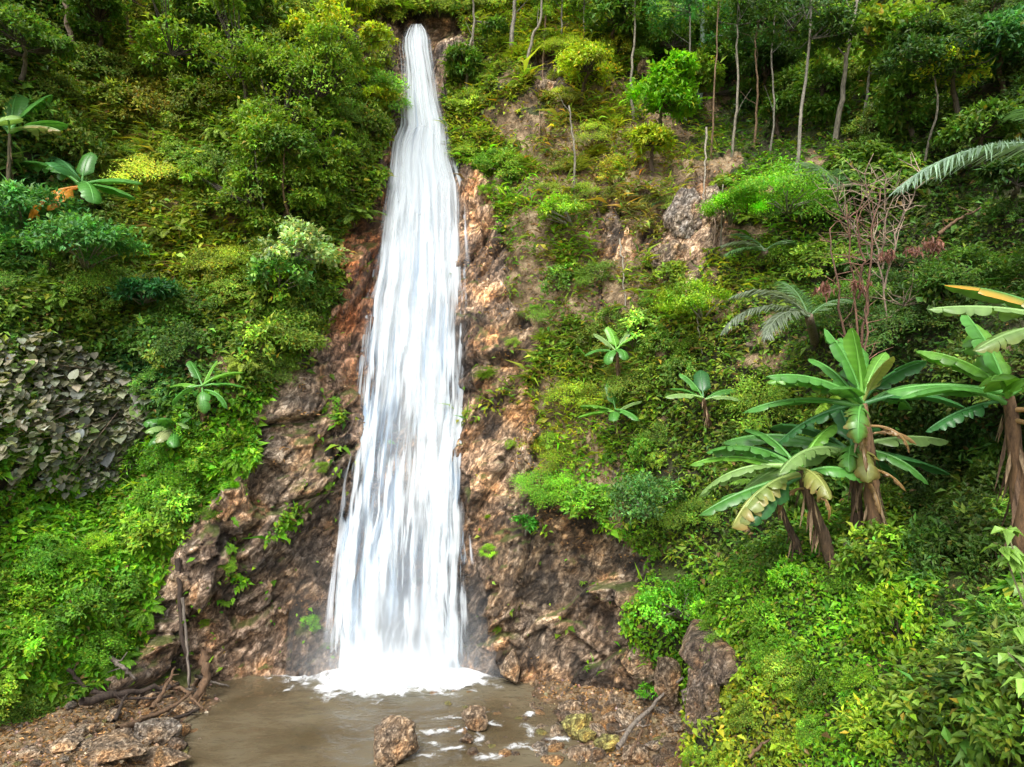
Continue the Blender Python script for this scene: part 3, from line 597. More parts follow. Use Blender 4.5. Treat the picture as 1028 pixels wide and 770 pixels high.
# ------------------------------------------------------------------ plants
def ico(sub):
    import bmesh
    bm = bmesh.new(); bmesh.ops.create_icosphere(bm, subdivisions=sub, radius=1)
    V = np.array([v.co[:] for v in bm.verts]); F = np.array([[v.index for v in f.verts] for f in bm.faces]); bm.free(); return V, F
def rvec(r, n): return unit(r.normal(0, 1, (n, 3)))
def clump(mb, c, R, n, size, r, col=(1, 1, 1), up=.8, asp=.5, tips=26, flat=1., droop=.25, down=.0, mi=0):
    """leaves gathered round branch tips spread through a dome of radius R about c; returns the tips"""
    t = rvec(r, tips); t[:, 2] = np.abs(t[:, 2])*1.1-.30
    T = t*(.45+.55*r.random(tips)**.5)[:, None]*R; T[:, 2] *= flat
    k = r.integers(0, tips, n); br = np.exp(r.normal(0, .28, tips))
    spread = R*1.15/tips**.38*(.6+.5*r.random(tips))
    off = r.normal(0, .5, (n, 3))*spread[k][:, None]*np.array([1, 1, .6*flat+.15])
    P = c+T[k]+off
    out = unit(P-c+np.array([0, 0, R*.15]))
    Dn = unit(out*.7+rvec(r, n)*.8+np.array([0, 0, -down]))
    N = unit(np.array([0, 0, up])+out*.5+rvec(r, n)*.35)
    C = np.array(col)*(br[k]*np.exp(r.normal(0, .22, n)))[:, None]*np.stack([np.exp(r.normal(0, .2, n)), np.ones(n), np.exp(r.normal(0, .25, n))], 1)
    o = r.random(n) < .02; C[o] = np.array(col)*np.array([2.2, 1.0, .8])*.9
    mb.leaves(P, Dn, N, size*np.exp(r.normal(0, .25, n)), size*asp*np.exp(r.normal(0, .2, n)), C, mi, droop)
    return c+T
def frond(mb, p0, d0, L, droop, n=40, ll=.5, lw=.035, col=(.1, .2, .05), r=None, curl=.5, rad=.012, lift=.35):
    """a feather-shaped frond: midrib that bends under its weight with a leaflet to each side"""
    t = np.linspace(0, 1, n); d0 = unit(np.asarray(d0, float)); side = unit(np.cross(d0, [0, 0, 1.])); 
    ang = -droop*t**1.3
    up0 = np.cross(side, d0); seg = np.cos(ang)[:, None]*d0+np.sin(ang)[:, None]*up0
    pts = np.asarray(p0)+np.r_[[[0, 0, 0]], np.cumsum(seg[:-1], 0)]*L/(n-1)
    upv = np.cross(np.broadcast_to(side, seg.shape), seg)
    mb.tube(pts[::3], np.linspace(rad, rad*.3, len(pts[::3])), np.array(col)*1.2, 5)
    prof = np.sin(np.clip(t*1.02+.04, 0, 1)*PI)**.55*(1-.35*t)
    for s in (-1, 1):
        a_ = .95-.5*t; D_ = seg*np.cos(a_)[:, None]+s*side*np.sin(a_)[:, None]+upv*lift*(1-t)[:, None]*.6-np.array([0, 0, .25])*curl
        k = slice(2, n)
        m = n-2; nn = unit(upv[k]+r.normal(0, .18, (m, 3)))
        mb.leaves(pts[k], (D_+r.normal(0, .06, D_.shape))[k], nn, (ll*prof)[k]*np.exp(r.normal(0, .08, m)), lw, np.array(col)*np.exp(r.normal(0, .18, m))[:, None], 0, .35*curl+.1)
def shrub_proto(kind, seed):
    r = np.random.default_rng(seed); mb = MB(); st = MB(); c = np.array([0, 0, .35])
    if kind == 'fine': T = clump(mb, c, .95, 2600, .105, r, tips=34)
    elif kind == 'mid': T = clump(mb, c, .95, 1300, .175, r, tips=26, asp=.5)
    elif kind == 'broad': T = clump(mb, c, .9, 420, .32, r, tips=18, asp=.5, down=.35, droop=.4)
    elif kind == 'spray': 
        T = clump(mb, c, 1.05, 3600, .075, r, tips=16, flat=.55, up=1.4, asp=.42)
    elif kind == 'fern':
        T = []
        for k in range(15):
            az = k*2.4+r.normal(0, .2); el = r.uniform(.35, 1.2)
            frond(mb, (0, 0, .05), (math.cos(az)*math.cos(el), math.sin(az)*math.cos(el), math.sin(el)), r.uniform(.75, 1.15), r.uniform(1.2, 1.9), 22, .24, .055, np.array([1, 1, 1])*r.uniform(.7, 1.2), r, .6, .008)
        T = np.array([[0, 0, .3]])
    elif kind == 'tuft':
        n = 420; az = r.uniform(0, 2*PI, n); el = r.uniform(.5, 1.45, n); b = r.normal(0, .14, (n, 3))*[1, 1, .1]
        Dn = np.stack([np.cos(az)*np.cos(el), np.sin(az)*np.cos(el), np.sin(el)], 1); N = unit(np.array([0, 0, 1.])+Dn*-.3+r.normal(0, .1, (n, 3)))
        mb.leaves(b, Dn, N, r.uniform(.5, 1.1, n), .035, np.exp(r.normal(0, .3, n))[:, None]*np.array([[1.1, 1, .8]]), 0, .45); T = np.array([[0, 0, .25]])
    for t_ in T[::2]:
        m_ = t_*np.array([.45, .45, .6])+r.normal(0, .05, 3)
        st.tube([(0, 0, -.45), m_*.5+[0, 0, -.1], m_, t_], [.028, .02, .013, .006], (.13, .095, .06), 5)
    return mb.mesh('foliage', LEAF), st.mesh('stem', BARK, True)
def dup(root, children, loc, rz, scale, color, label, group):
    o = root.copy(); COL.objects.link(o); o.location = loc; o.rotation_euler = rz; o.scale = scale; o['label'] = label; o['group'] = group
    for ch in children:
        c = ch.copy(); COL.objects.link(c); c.parent = o
        if ch.name.startswith('foliage'): c.color = (*color, 1)
    return o
KIND_WORDS = {'fine': 'fine-leaved bush', 'mid': 'pointed-leaved bush', 'broad': 'large-leaved bush', 'spray': 'feathery bush', 'fern': 'arching fern', 'tuft': 'long-bladed grass tuft'}
KIND_CAT = {'fine': 'bush', 'mid': 'bush', 'broad': 'bush', 'spray': 'bush', 'fern': 'fern', 'tuft': 'grass tuft'}
KIND_NAME = {'fine': 'fine_leaved_shrub', 'mid': 'leafy_shrub', 'broad': 'broad_leaved_shrub', 'spray': 'feathery_shrub', 'fern': 'fern', 'tuft': 'grass_tuft'}
PROTO = {}
for kd, nv_ in (('fine', 4), ('mid', 4), ('broad', 3), ('spray', 3), ('fern', 2), ('tuft', 2)):
    PROTO[kd] = [shrub_proto(kd, 40+i*7+len(kd)) for i in range(nv_)]
FIRST = {}
def place_shrub(kd, P, N, s, color, label, group, r):
    v = int(r.integers(len(PROTO[kd]))); tilt = unit(N*.55+np.array([0, 0, .8]))
    from mathutils import Vector, Quaternion
    q = Vector(tilt).to_track_quat('Z', 'Y') @ Quaternion((0, 0, 1), r.uniform(0, 2*PI)); e = q.to_euler()
    loc = P+N*.05; sc_ = s*np.array([r.uniform(.85, 1.2), r.uniform(.85, 1.2), r.uniform(.75, 1.15)])
    color = np.array(color)*.6+np.array([.14, .25, .03])*.4*min(1, float(color[1])*4); color = color*math.exp(r.normal(0, .2))*np.array([math.exp(r.normal(0, .12)), 1, math.exp(r.normal(0, .15))])
    if (kd, v) in FIRST:
        rt, ch = FIRST[(kd, v)]; return dup(rt, ch, loc, e, sc_, color, label, group)
    fo, stm = PROTO[kd][v]
    rt = empty(KIND_NAME[kd], loc, label, KIND_CAT[kd], group); rt.rotation_euler = e; rt.scale = sc_
    a_ = link('foliage', fo, rt, color=color); b_ = link('stem', stm, rt); FIRST[(kd, v)] = (rt, [a_, b_]); return rt
ZONES = [('on the steep upper left hillside', lambda x, y: x < 400 and y < 270),
         ('on the left slope between the grey-leaved vine and the rock face', lambda x, y: x < 345 and y < 445),
         ('in the bright groundcover at the lower left', lambda x, y: x < 345),
         ('on the cliff top just right of the fall', lambda x, y: x < 640 and y < 130),
         ('on the patchy brown cliff right of the fall', lambda x, y: x < 735 and y < 330),
         ('below the dry soil patch on the right wall', lambda x, y: x < 735),
         ('in the dark forest at the upper right', lambda x, y: y < 240),
         ('behind the large banana plants at the right', lambda x, y: y < 590),
         ('on the mossy bank at the lower right', lambda x, y: True)]
def zone_words(x, y):
    for w_, f_ in ZONES:
        if f_(x, y): return w_
r = np.random.default_rng(5)
placed = []
def try_place(Pv, Nv, wgt, n, rmin, kinds, sizes, seed, dark=1.):
    r = np.random.default_rng(seed); X, Y_ = proj(Pv); i = r.choice(len(Pv), n*14, p=wgt/wgt.sum()); c = 0
    for j in i:
        if c >= n: break
        P = Pv[j]
        if -50 < X[j] < 150 and 330 < Y_[j] < 540: continue
        if any((P[0]-q[0])**2+(P[1]-q[1])**2+(P[2]-q[2])**2 < (rmin*q[3])**2 for q in placed): continue
        kd = kinds(X[j], Y_[j], r); s = r.uniform(*sizes)*(.75+.25*Pv[j, 1]/18)
        if kd == 'tuft': s *= .75
        placed.append((*P, s)); w_ = zone_words(X[j], Y_[j])
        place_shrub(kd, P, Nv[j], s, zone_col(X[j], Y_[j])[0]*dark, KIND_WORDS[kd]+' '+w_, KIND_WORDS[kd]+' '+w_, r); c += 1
def pick(r, **kw):
    k = list(kw); p = np.array([kw[q] for q in k], float); return k[int(r.choice(len(k), p=p/p.sum()))]
def kinds_cliff(x, y, r):
    if x < 400:
        if y < 270: return pick(r, fine=4, mid=4, spray=2, tuft=2.5 if x < 250 else .3, fern=1)
        if y < 450: return pick(r, fine=3, mid=3, broad=1, fern=2, spray=1)
        return pick(r, mid=3, fern=2, fine=3)
    if x < 640: return pick(r, fine=4, mid=2, spray=3, tuft=2, fern=1)
    return pick(r, fine=3, mid=3, broad=1.5, spray=1.5, fern=1)
inframe = (px > -25) & (px < 1053) & (py > -25) & (py < 730)
rock_clear = (1-rockm)*(1-soilm*.8)
w0 = arC*rock_clear*inframe*(GZ.ravel() > .6)*(1-.85*((px > 690) & (px < 850) & (py > 70) & (py < 165)))
try_place(P1, NR, w0*leftm*(py < 440), 160, .5, kinds_cliff, (.35, 1.0), 1)
try_place(P1, NR, w0*leftm*(py >= 440), 34, .9, kinds_cliff, (.35, .7), 2)
try_place(P1, NR, (w0+.25*arC*soilm*inframe)*(~leftm)*(px < 700)*(py < 560), 130, .5, kinds_cliff, (.22, .68), 3)
try_place(P1, NR, w0*(px >= 700), 110, .55, kinds_cliff, (.4, 1.05), 4)
try_place(P1, NR, arC*rockm*(1-infall)*inframe*(py < 640)*(np.abs(px-falls_c) > falls_w+18)*(px > 200), 26, 1., lambda x, y, r: pick(r, fine=3, fern=1, tuft=1), (.14, .32), 5)
inb = (pbx > 660) & (pbx < 1053) & (pby < 790) & (1-steep > .5)
try_place(PB1, NB, arB*inb*(pbx > 880), 60, .7, lambda x, y, r: pick(r, mid=4, broad=2, fern=1), (.35, .75), 6)
try_place(PB1, NB, arB*inb*(pbx <= 880)*(pby > 590), 34, .9, lambda x, y, r: pick(r, fine=4, mid=2, fern=1), (.18, .4), 7)

# trees: trunk with limbs and a crown of leaf clumps
def tree(base, path, rad, bark, crowns, leafcol, label, group=None, leaf=.14, n=2200, flat=.8, limbs=0, seed=0, name='forest_tree'):
    r = np.random.default_rng(seed+500); base = np.asarray(base, float); t = empty(name, base, label, 'tree', group)
    tr = MB(); path = np.asarray(path, float)
    # smooth path
    s = np.linspace(0, 1, len(path)); ss = np.linspace(0, 1, 14); pp = np.stack([np.interp(ss, s, path[:, k]) for k in range(3)], 1)
    pp[1:-1] = (pp[:-2]+pp[1:-1]*2+pp[2:])/4; pp[1:-1] += r.normal(0, rad*.35, (12, 3))
    tr.tube(pp-base, np.linspace(rad*1.25, rad*.6, 14), bark, 8)
    cr = MB()
    for (c, R) in crowns:
        T = clump(cr, np.asarray(c, float)-base, R, n, leaf, r, leafcol, tips=30, flat=flat)
        a0 = pp[-1]-base if np.linalg.norm(pp[-1]-c) < R*3 else np.asarray(c)-base-[0, 0, R]
        j = np.argmin(np.linalg.norm(pp-np.asarray(c), axis=1)); a0 = pp[j]-base
        for q in T[::3]: tr.tube([a0, (a0+q)/2+r.normal(0, R*.1, 3)-[0, 0, R*.08], q], [rad*.35, rad*.2, rad*.1], np.array(bark)*.5, 5)
    for k in range(limbs):
        a0 = pp[r.integers(4, 13)]-base; d_ = unit(np.array([r.normal(), r.normal()*.5, 1.2])); L_ = r.uniform(.4, 1.1)
        tr.tube([a0, a0+d_*L_*.5+r.normal(0, .05, 3), a0+d_*L_+np.array([0, 0, .15])], [rad*.4, rad*.25, rad*.1], np.array(bark)*.6, 5)
    link('trunk', tr.mesh('trunk', BARK, True), t)
    if crowns: link('crown', cr.mesh('crown', LEAF), t)
    return t
PALE = (.26, .235, .18); GREYB = (.28, .26, .21); BROWNB = (.20, .13, .075); TEALB = (.22, .30, .24)
def trunk_tree(pts, wpx, bark, label, crown=None, col=Gm, fwd=.35, seed=0, group=None, limbs=2, **kw):
    b, _ = hit(*pts[0]); Y = b[1]-fwd; path = [at(x, y, Y-.15*i) for i, (x, y) in enumerate(pts)]; path[0] = path[0]+np.array([0, fwd*.8, -.3])
    cs = [(at(x, y, Y-.3), R) for (x, y, R) in (crown or [])]
    return tree(path[0], path, wpx*.7/2/FP*Y, bark, cs, col, label, group, seed=seed, limbs=limbs, **kw)
trunk_tree([(468,84),(470,55),(477,25),(474,-12)], 4, PALE, 'slender pale forked trunk nearest the top of the fall', [(470,-10,.9),(497,28,.5)], Gd, seed=1, limbs=4, n=900)
trunk_tree([(514,52),(514,28),(517,5),(521,-20)], 6, GREYB, 'grey Y-shaped tree at the cliff top between two pale trunks', [(515,-25,1.1)], Gd, seed=2, limbs=3, n=900)
trunk_tree([(527,64),(533,40),(544,18),(543,-15)], 4, PALE, 'thin white S-curved trunk at the cliff top', [(545,-30,1.)], Gm, seed=3, limbs=1, n=900)
trunk_tree([(577,194),(577,150),(571,106)], 3.2, PALE, 'bare pale pole-like trunk standing on the brown cliff right of the fall', None, seed=4, limbs=3)
trunk_tree([(637,110),(633,75),(638,30),(637,-12)], 3.4, PALE, 'long thin pale trunk rising above the bright bush at top centre right', [(640,-20,1.2)], Gd, seed=5, n=1200)
trunk_tree([(564,40),(564,-15)], 2.6, GREYB, 'thin grey sapling trunk, left one of a close pair at the cliff top', [(560,-8,.9)], Gd, seed=6, n=900, fwd=.1)
trunk_tree([(586,40),(587,-15)], 2.6, GREYB, 'thin grey sapling trunk, right one of a close pair at the cliff top', [(590,0,.9)], Gm, seed=7, n=900, fwd=.1)
trunk_tree([(690,110),(693,60),(692,-10)], 3, GREYB, 'thin dark trunk just left of the thick teal-grey trunk', [(680,10,1.1)], Te, seed=8, n=1400)
trunk_tree([(704,95),(705,50),(708,-10)], 8, TEALB, 'thick teal-grey trunk in the upper right forest', [(712,20,1.2),(735,45,1.0)], Te, seed=9, n=1600)
trunk_tree([(737,146),(741,95),(740,25)], 3.6, PALE, 'slender pale trunk in front of the dark forest hollow', [(745,10,1.1)], Gd, seed=10, n=1500)
trunk_tree([(760,140),(761,90),(758,40)], 3, BROWNB, 'thin brown trunk deep in the dark forest hollow', [(765,20,1.1)], Dk, seed=11, n=1500)
trunk_tree([(717,150),(716,110),(719,60),(722,-10)], 2.6, BROWNB, 'thin brown trunk left of the slender pale one', None, seed=41)
trunk_tree([(776,150),(778,110),(774,60),(780,-10)], 2.6, GREYB, 'faint grey trunk right of the brown trunk in the hollow', None, seed=42)
trunk_tree([(802,170),(804,115),(812,60),(815,-10)], 4.5, GREYB, 'mottled grey trunk left of the thick leaning one', [(800,15,1.3),(830,35,.9)], Dk, seed=12, n=1600)
trunk_tree([(842,132),(846,95),(851,50),(863,-12)], 6.5, PALE, 'thick pale leaning trunk partly hidden by broad-leaved branches', [(862,38,1.25),(905,42,1.3)], Gm, seed=13, leaf=.26, n=900, flat=.6)
trunk_tree([(870,120),(871,92),(873,60)], 4, GREYB, 'short grey trunk below the broad-leaved branches', [(885,70,.8)], Gm, seed=14, leaf=.22, n=500)
trunk_tree([(941,150),(943,105),(935,62)], 3, PALE, 'thin pale bent sapling at the far upper right', [(955,70,.8)], YG, seed=15, n=700, fwd=.8)
trunk_tree([(726,244),(726,185)], 2.4, PALE, 'thin straight stick-like stem beside the grey outcrop on the right cliff', None, seed=16, limbs=1)
trunk_tree([(70,46),(67,15),(62,-15)], 7, (.34,.25,.2), 'pinkish brown trunk at the top left corner', [(60,-10,1.0)], Gd, seed=17, n=900)
trunk_tree([(134,60),(130,30),(122,-10)], 5, BROWNB, 'dark brown trunk hung with dry growth at the upper left', [(130,-5,1.1)], Gd, seed=18, n=1200)
trunk_tree([(260,218),(258,180),(256,150)], 2.4, PALE, 'very thin white stem under the left canopy', [(262,150,.7)], Gm, seed=19, n=900, fwd=1.1)
trunk_tree([(284,216),(283,185),(286,150)], 3.2, BROWNB, 'thin brown stem under the left canopy, right of the white one', [(292,148,.8)], Gd, seed=20, n=1200, fwd=1.1)
trunk_tree([(207,66),(206,40),(200,10)], 3.4, PALE, 'pale grey stem in the thicket left of the fall', [(215,15,.9)], Gm, seed=21, n=1200, fwd=.8)
CR = [(590,66,30,YG,'yellow-green round-crowned tree on the cliff top right of the fall'),(664,98,34,Bb,'bright green leaning tree above the brown cliff'),(655,142,20,YG,'small yellow-green tree below the bright leaning tree'),
      (958,58,50,Dk,'dark green tree in the upper right corner, left of the bluish one'),(1004,46,42,Te,'bluish green tree filling the upper right corner'),(792,22,44,Dk,'very dark tree crown at the top right of the forest hollow'),
      (318,92,42,Gm,'full green tree overhanging the left side of the fall'),(345,38,36,YG,'yellow-green tree beside the top of the fall on its left'),(286,126,42,Gm,'round green tree left of the overhanging one'),(240,58,42,Gm,'green tree in the middle of the upper left thicket'),
      (218,14,34,Gd,'dark green tree crown at the top edge left of the fall'),(322,168,26,Gm,'dark green tree low against the orange rock left of the fall'),(290,185,30,Gm,'shaded tree right above the pale green bush'),
      (172,48,36,Gm,'small tree in the upper left thicket beside the dark gap'),(100,14,34,Gd,'dark tree at the top edge in the left corner'),(24,38,36,Gd,'dark tree in the top left corner above the banana plants'),
      (618,18,30,Gd,'dark tree crown at the top edge right of the fall'),(250,196,30,Gm,'small tree left of the thin white stem'),(374,100,16,YG,'narrow bush-like tree leaning over the left edge of the fall'),(915,92,34,Gd,'shaded green tree under the broad-leaved branches'),
      (985,130,36,Gd,'dark leafy tree above the large silvery palm frond'),(1020,180,30,Dk,'dark tree behind the large silvery palm frond'),(700,75,24,Gm,'small green tree at the foot of the teal-grey trunk'),(722,58,26,Gd,'dark tree crown between the slender pale trunk and the teal-grey trunk'),(768,66,26,Dk,'shadowy tree crown hanging in the forest hollow'),(826,84,24,Gd,'small dark tree crown between the mottled and the thick pale trunk'),(782,108,16,Gd,'low dark sapling crown at the back of the forest hollow'),(675,42,24,Gd,'dark tree crown behind the bright leaning tree'),(465,60,18,Gd,'small dark bush-like tree just right of the top of the fall')]
for k, (x, y, Rp, c_, lb) in enumerate(CR):
    b, nb_ = hit(x, y+Rp*1.2, 8); R = Rp/FP*b[1]*.95; Yc = b[1]-R*.75; ctr = at(x, y, Yc)
    tree(b-[0, 0, .2], [b-[0, 0, .2], (b+ctr)/2+[0, .2, 0], ctr-[0, 0, R*.2]], .07, (.12, .10, .07) if k % 2 else (.10, .07, .045), [(ctr, R)]+[(ctr+RNG.normal(0, R*(.8 if x < 400 else .45), 3)*[1, .4, 1], R*RNG.uniform(.4, .7)) for _ in range(5 if x < 400 else 2)], c_, lb, seed=60+k, n=(1100 if x < 400 else 2000) if R > 1 else 900, leaf=(.13, .17, .15)[k % 3])
# pale green bush and the grey-leaved vine
def special_bush(x, y, R, n, leaf, col, label, seed, fwd=.5, flat=.85, name='shrub', tips=40, asp=.55):
    r = np.random.default_rng(seed); b, _ = hit(x, y+R/1.2*20, 8); c = at(x, y, b[1]-fwd-R*.4); t = empty(name, b-[0, 0, .1], label, 'bush')
    m_ = MB(); s_ = MB(); T = clump(m_, c-b, R, n, leaf, r, col, tips=tips, flat=flat, asp=asp)
    for q in T[::3]: s_.tube([(0, 0, 0), (q+c-b)/4+r.normal(0, .05, 3), q], [.03, .02, .008], GREYB, 5)
    link('foliage', m_.mesh('foliage', LEAF), t); link('stem', s_.mesh('stem', BARK, True), t)
special_bush(298, 250, 1.2, 2600, .17, (.38, .52, .20), 'pale green bush with light leaves left of the orange rock', 1, .8)
special_bush(280, 275, .9, 1500, .17, (.14, .30, .06), 'mid green bush directly under the pale green one', 2, .6)
special_bush(786, 188, 1.25, 6500, .07, (.17, .38, .03), 'vivid green feathery shrub in front of the dark forest', 3, 1.2, .5, tips=22)
special_bush(735, 205, .8, 5200, .07, (.19, .44, .02), 'smaller vivid green feathery shrub at the cliff edge', 4, .6, .5, tips=16)
special_bush(700, 300, 1.0, 4200, .075, (.22, .38, .02), 'yellow-green feathery shrub on the slope below the grey outcrop', 5, .5, .6, tips=20)
special_bush(680, 605, .85, 2600, .09, (.12, .34, .02), 'vivid green bush hanging at the right end of the rock wall', 6, .5, .9)
special_bush(568, 208, .8, 2200, .10, (.24, .42, .03), 'bright bush on the brown cliff level with the pale bush across the fall', 7, .3, .7)
special_bush(645, 495, 1.0, 3200, .09, (.10, .24, .05), 'soft green bush on the slope left of the banana plants', 8, .5, .8)
special_bush(28, 212, 1.35, 3400, .15, (.10, .27, .07), 'bluish green fine-leaved bush under the left banana plants', 9, 1.3, .7)
special_bush(88, 243, 1.35, 3400, .15, (.10, .27, .06), 'large bluish green bush below the orange banana leaf', 10, 1.3, .6)
special_bush(150, 290, .8, 2000, .15, (.04, .16, .04), 'dark green bush between the bluish bush and the grey-leaved vine', 11, .5, .6)
special_bush(650, 690, .22, 400, .06, (.13, .42, .02), 'tiny bright green seedling bush at the foot of the right wall', 12, .2, .8, tips=12)
special_bush(525, 522, .35, 420, .11, (.06, .26, .02), 'small green plant growing alone on the right rock wall', 13, .2, .8, tips=12)
r = np.random.default_rng(77)
VP = [(-40,335),(30,336),(75,348),(112,372),(146,402),(142,450),(122,488),(70,503),(20,492),(-40,505)]
iv = np.where(inpoly(px, py, VP) & (P1[:, 1] > 5))[0]; i = r.choice(iv, 5200)
ux, uy = (px[i]-50)/105, (py[i]-420)/88; bul = np.clip(1-ux**2-uy**2, 0, 1)**.5
Pv = P1[i]+np.array([.35, -.85, .25])*(bul*1.15*(.3+.7*r.random(5200)**.6)*(1+.5*fbm(P1[i]*1.5, 77)))[:, None]+r.normal(0, .06, (5200, 3))
vb_ = hit(50, 500)[0]; vine = empty('climbing_vine', vb_, 'mound of grey-olive climbing vine with broad hanging leaves at the left edge', 'vine')
gc = np.array([.27, .275, .19])*np.exp(r.normal(0, .28, 5200))[:, None]*np.stack([np.exp(r.normal(0, .08, 5200)), np.ones(5200), np.exp(r.normal(0, .15, 5200))], 1)
yo = r.random(5200) < .12; gc[yo] = np.array([.16, .26, .06])*r.uniform(.6, 1.3, (yo.sum(), 1))
m_ = MB(); round_leaves(m_, Pv-vb_, unit(np.array([.3, -.7, -.32])+r.normal(0, .42, (5200, 3))), unit(np.array([.05, -.25, 1.])+r.normal(0, .22, (5200, 3))), .155*np.exp(r.normal(0, .38, 5200)), gc)
link('foliage', m_.mesh('foliage', LEAF), vine)
s_ = MB()
p = Pv[r.integers(0, 5200, 60)]-vb_; p = p[np.argsort(p[:, 0]+r.normal(0, .5, 60))]; s_.tube(p+np.array([0, .1, 0]), .012, (.2, .15, .1), 5)
link('stem', s_.mesh('stem', BARK, True), vine)

# banana plants
def banana_leaf(L, W, az, el, droop, torn, c, r, petiole=.22, tipc=None):
    """leaf blade of two halves along a bending midrib, split across where the wind has torn it"""
    mb = MB(); n = 34; t = np.linspace(0, 1, n); az, el = math.radians(az), math.radians(el)
    h = np.array([math.cos(az), math.sin(az), 0]); side = np.array([-h[1], h[0], 0.])
    a_ = el-droop*np.clip(t-.08, 0, 1)**1.25*1.15; seg = np.cos(a_)[:, None]*h+np.sin(a_)[:, None]*np.array([0, 0, 1.])
    seg += side*(r.normal(0, .12)*t)[:, None]
    pts = np.r_[[[0, 0, 0]], np.cumsum(seg[:-1], 0)]*L/(n-1); up = unit(np.cross(seg, side))*-1; up = np.where(up[:, 2:3] < 0, up, up)
    up = np.cross(side, seg)*-1; up = unit(up); up = up if up[5, 2]*math.cos(a_[5]) > 0 else -up
    roll = r.normal(0, .25); sd = unit(side*math.cos(roll)+up*math.sin(roll)); up2 = unit(np.cross(seg, sd)); up2 = up2*np.sign((up2*up).sum(1, keepdims=True))
    s = np.clip((t-petiole)/(1-petiole), 0, 1); wd = W*.5*np.clip(s*7, 0, 1)**.6*np.clip((1-s)*4.5, 0, 1)**.55*np.where(s > 0, 1, 0)*(1-.18*s)
    mb.tube(pts[::2], np.linspace(.030, .006, len(pts[::2]))*max(L, .7), np.array(c)*1.5+.03, 6)
    for sg in (-1, 1):
        i = 0; ks = [k for k in range(n) if wd[k] > 0]; i0 = ks[0]-1
        while i0 < n-1:
            ln = int(r.integers(2, 6)) if torn > .5 else int(r.integers(5, 13)); 
            if torn <= .05: ln = n
            i1 = min(i0+ln, n-1); sag = r.uniform(.1, .9)*torn; fw = r.normal(0, .12)*torn
            idx = np.arange(i0, i1+1); m = len(idx); V = []
            sub = np.linspace(0, 1, m); gap = 1-(.12+.25*torn)*np.abs(2*sub-1)**3*(torn > .05)
            for kx, f in enumerate((0, .35, .7, 1.)):
                cen = pts[idx].mean(0); pw = wd[idx]*f
                v = pts[idx]+sg*sd[idx]*pw[:, None]*math.cos(.28+sag*f)+up2[idx]*(pw*(.28-.55*f-sag*f*.9))[:, None]+seg[idx]*(pw*(.22+fw*f))[:, None]
                if f > 0: v = v+(seg[idx]*((gap-1)*np.sign(sub-.5)*.0)[:, None])
                if f == 1.: v = pts[idx]+(v-pts[idx])*(gap*(1+r.normal(0, .03, m)))[:, None]
                V.append(v)
            V = np.concatenate(V); k = np.arange(m-1)
            F = np.concatenate([np.stack([q*m+k, q*m+k+1, (q+1)*m+k+1, (q+1)*m+k], 1) for q in range(3)])
            cc = np.array(c)*r.uniform(.85, 1.15); Cv = np.tile(cc, (4*m, 1))*(1+.10*np.cos(np.tile(idx, 4)*2.1)[:, None])
            if tipc is not None:
                e_ = (1. if (sg > 0) == (L > 1.2) or torn > .5 else .05)*np.repeat(np.array([0, .1, .5, 1.]), m)*np.clip(np.tile(t[idx], 4)*1.1+r.normal(0, .15), 0, 1); Cv = Cv*(1-e_[:, None])+np.array(tipc)*e_[:, None]
            mb.add(V, F, Cv); i0 = i1
    return mb
BG = (.085, .26, .045); BL = (.15, .36, .045); BP = (.20, .33, .10); BY = (.24, .27, .07); BBr = (.28, .17, .06); BDk = (.05, .18, .05)
def banana(base, top, rad, leaves, label, seed, bark=(.17, .10, .05), group=None, dry=0, SC=1., name='banana_plant', cat='banana plant'):
    r = np.random.default_rng(seed+900); base = np.asarray(base, float); top = np.asarray(top, float); t = empty(name, base, label, cat, group)
    st = MB(); v = top-base; pp = [v*q+np.array([0, 0, 0])+r.normal(0, rad*.12, 3)*(0 < q < 1) for q in np.linspace(0, 1, 12)]
    st.tube(pp, np.linspace(rad*1.25, rad*.62, 12)*(1+.07*np.sin(np.arange(12)*2.2)), bark, 12)
    for k in range(22):     # overlapping old sheaths
        q = r.uniform(.15, .95); c_ = v*q; az = r.uniform(0, 2*PI); o = np.array([math.cos(az), math.sin(az), 0])*rad*(1.2-.5*q)
        st.leaves((c_+o)[None], np.array([[o[0]*.6, o[1]*.6, -rad*3.5]]), unit(o)[None], r.uniform(.3, .9)*min(1, rad*8), rad*.55, np.array(r.choice([0, 1]) and (.34, .24, .14) or (.13, .08, .045))[None], 0, -.1)
    link('stem', st.mesh('stem', BARK, True), t)
    for (az, el, L, W, dr, torn, c, *tp) in leaves:
        b = banana_leaf(L*SC, W*1.22*SC, az+r.normal(0, 9), el+r.normal(0, 5), dr*r.uniform(.8, 1.5), max(torn, r.uniform(.1, .8)) if L > 1 else torn, np.array(c)*r.uniform(.8, 1.2), r, tipc=tp[0] if tp else None)
        link('leaf', b.mesh('leaf', BLADE, True), t, loc=v+unit(v)*r.uniform(-.12, .06))
    for k in range(dry):
        az = r.uniform(180, 360); b = banana_leaf(r.uniform(.7, 1.3), .14, az, r.uniform(-20, 20), r.uniform(1.2, 1.9), .9, np.array(BBr)*r.uniform(.5, 1.1), r)
        link('dry_leaf', b.mesh('dry_leaf', BLADE, True), t, loc=v*r.uniform(.8, .95))
    return t
def bpos(x, y, Y): return at(x, y, Y)
Yb = 11.6
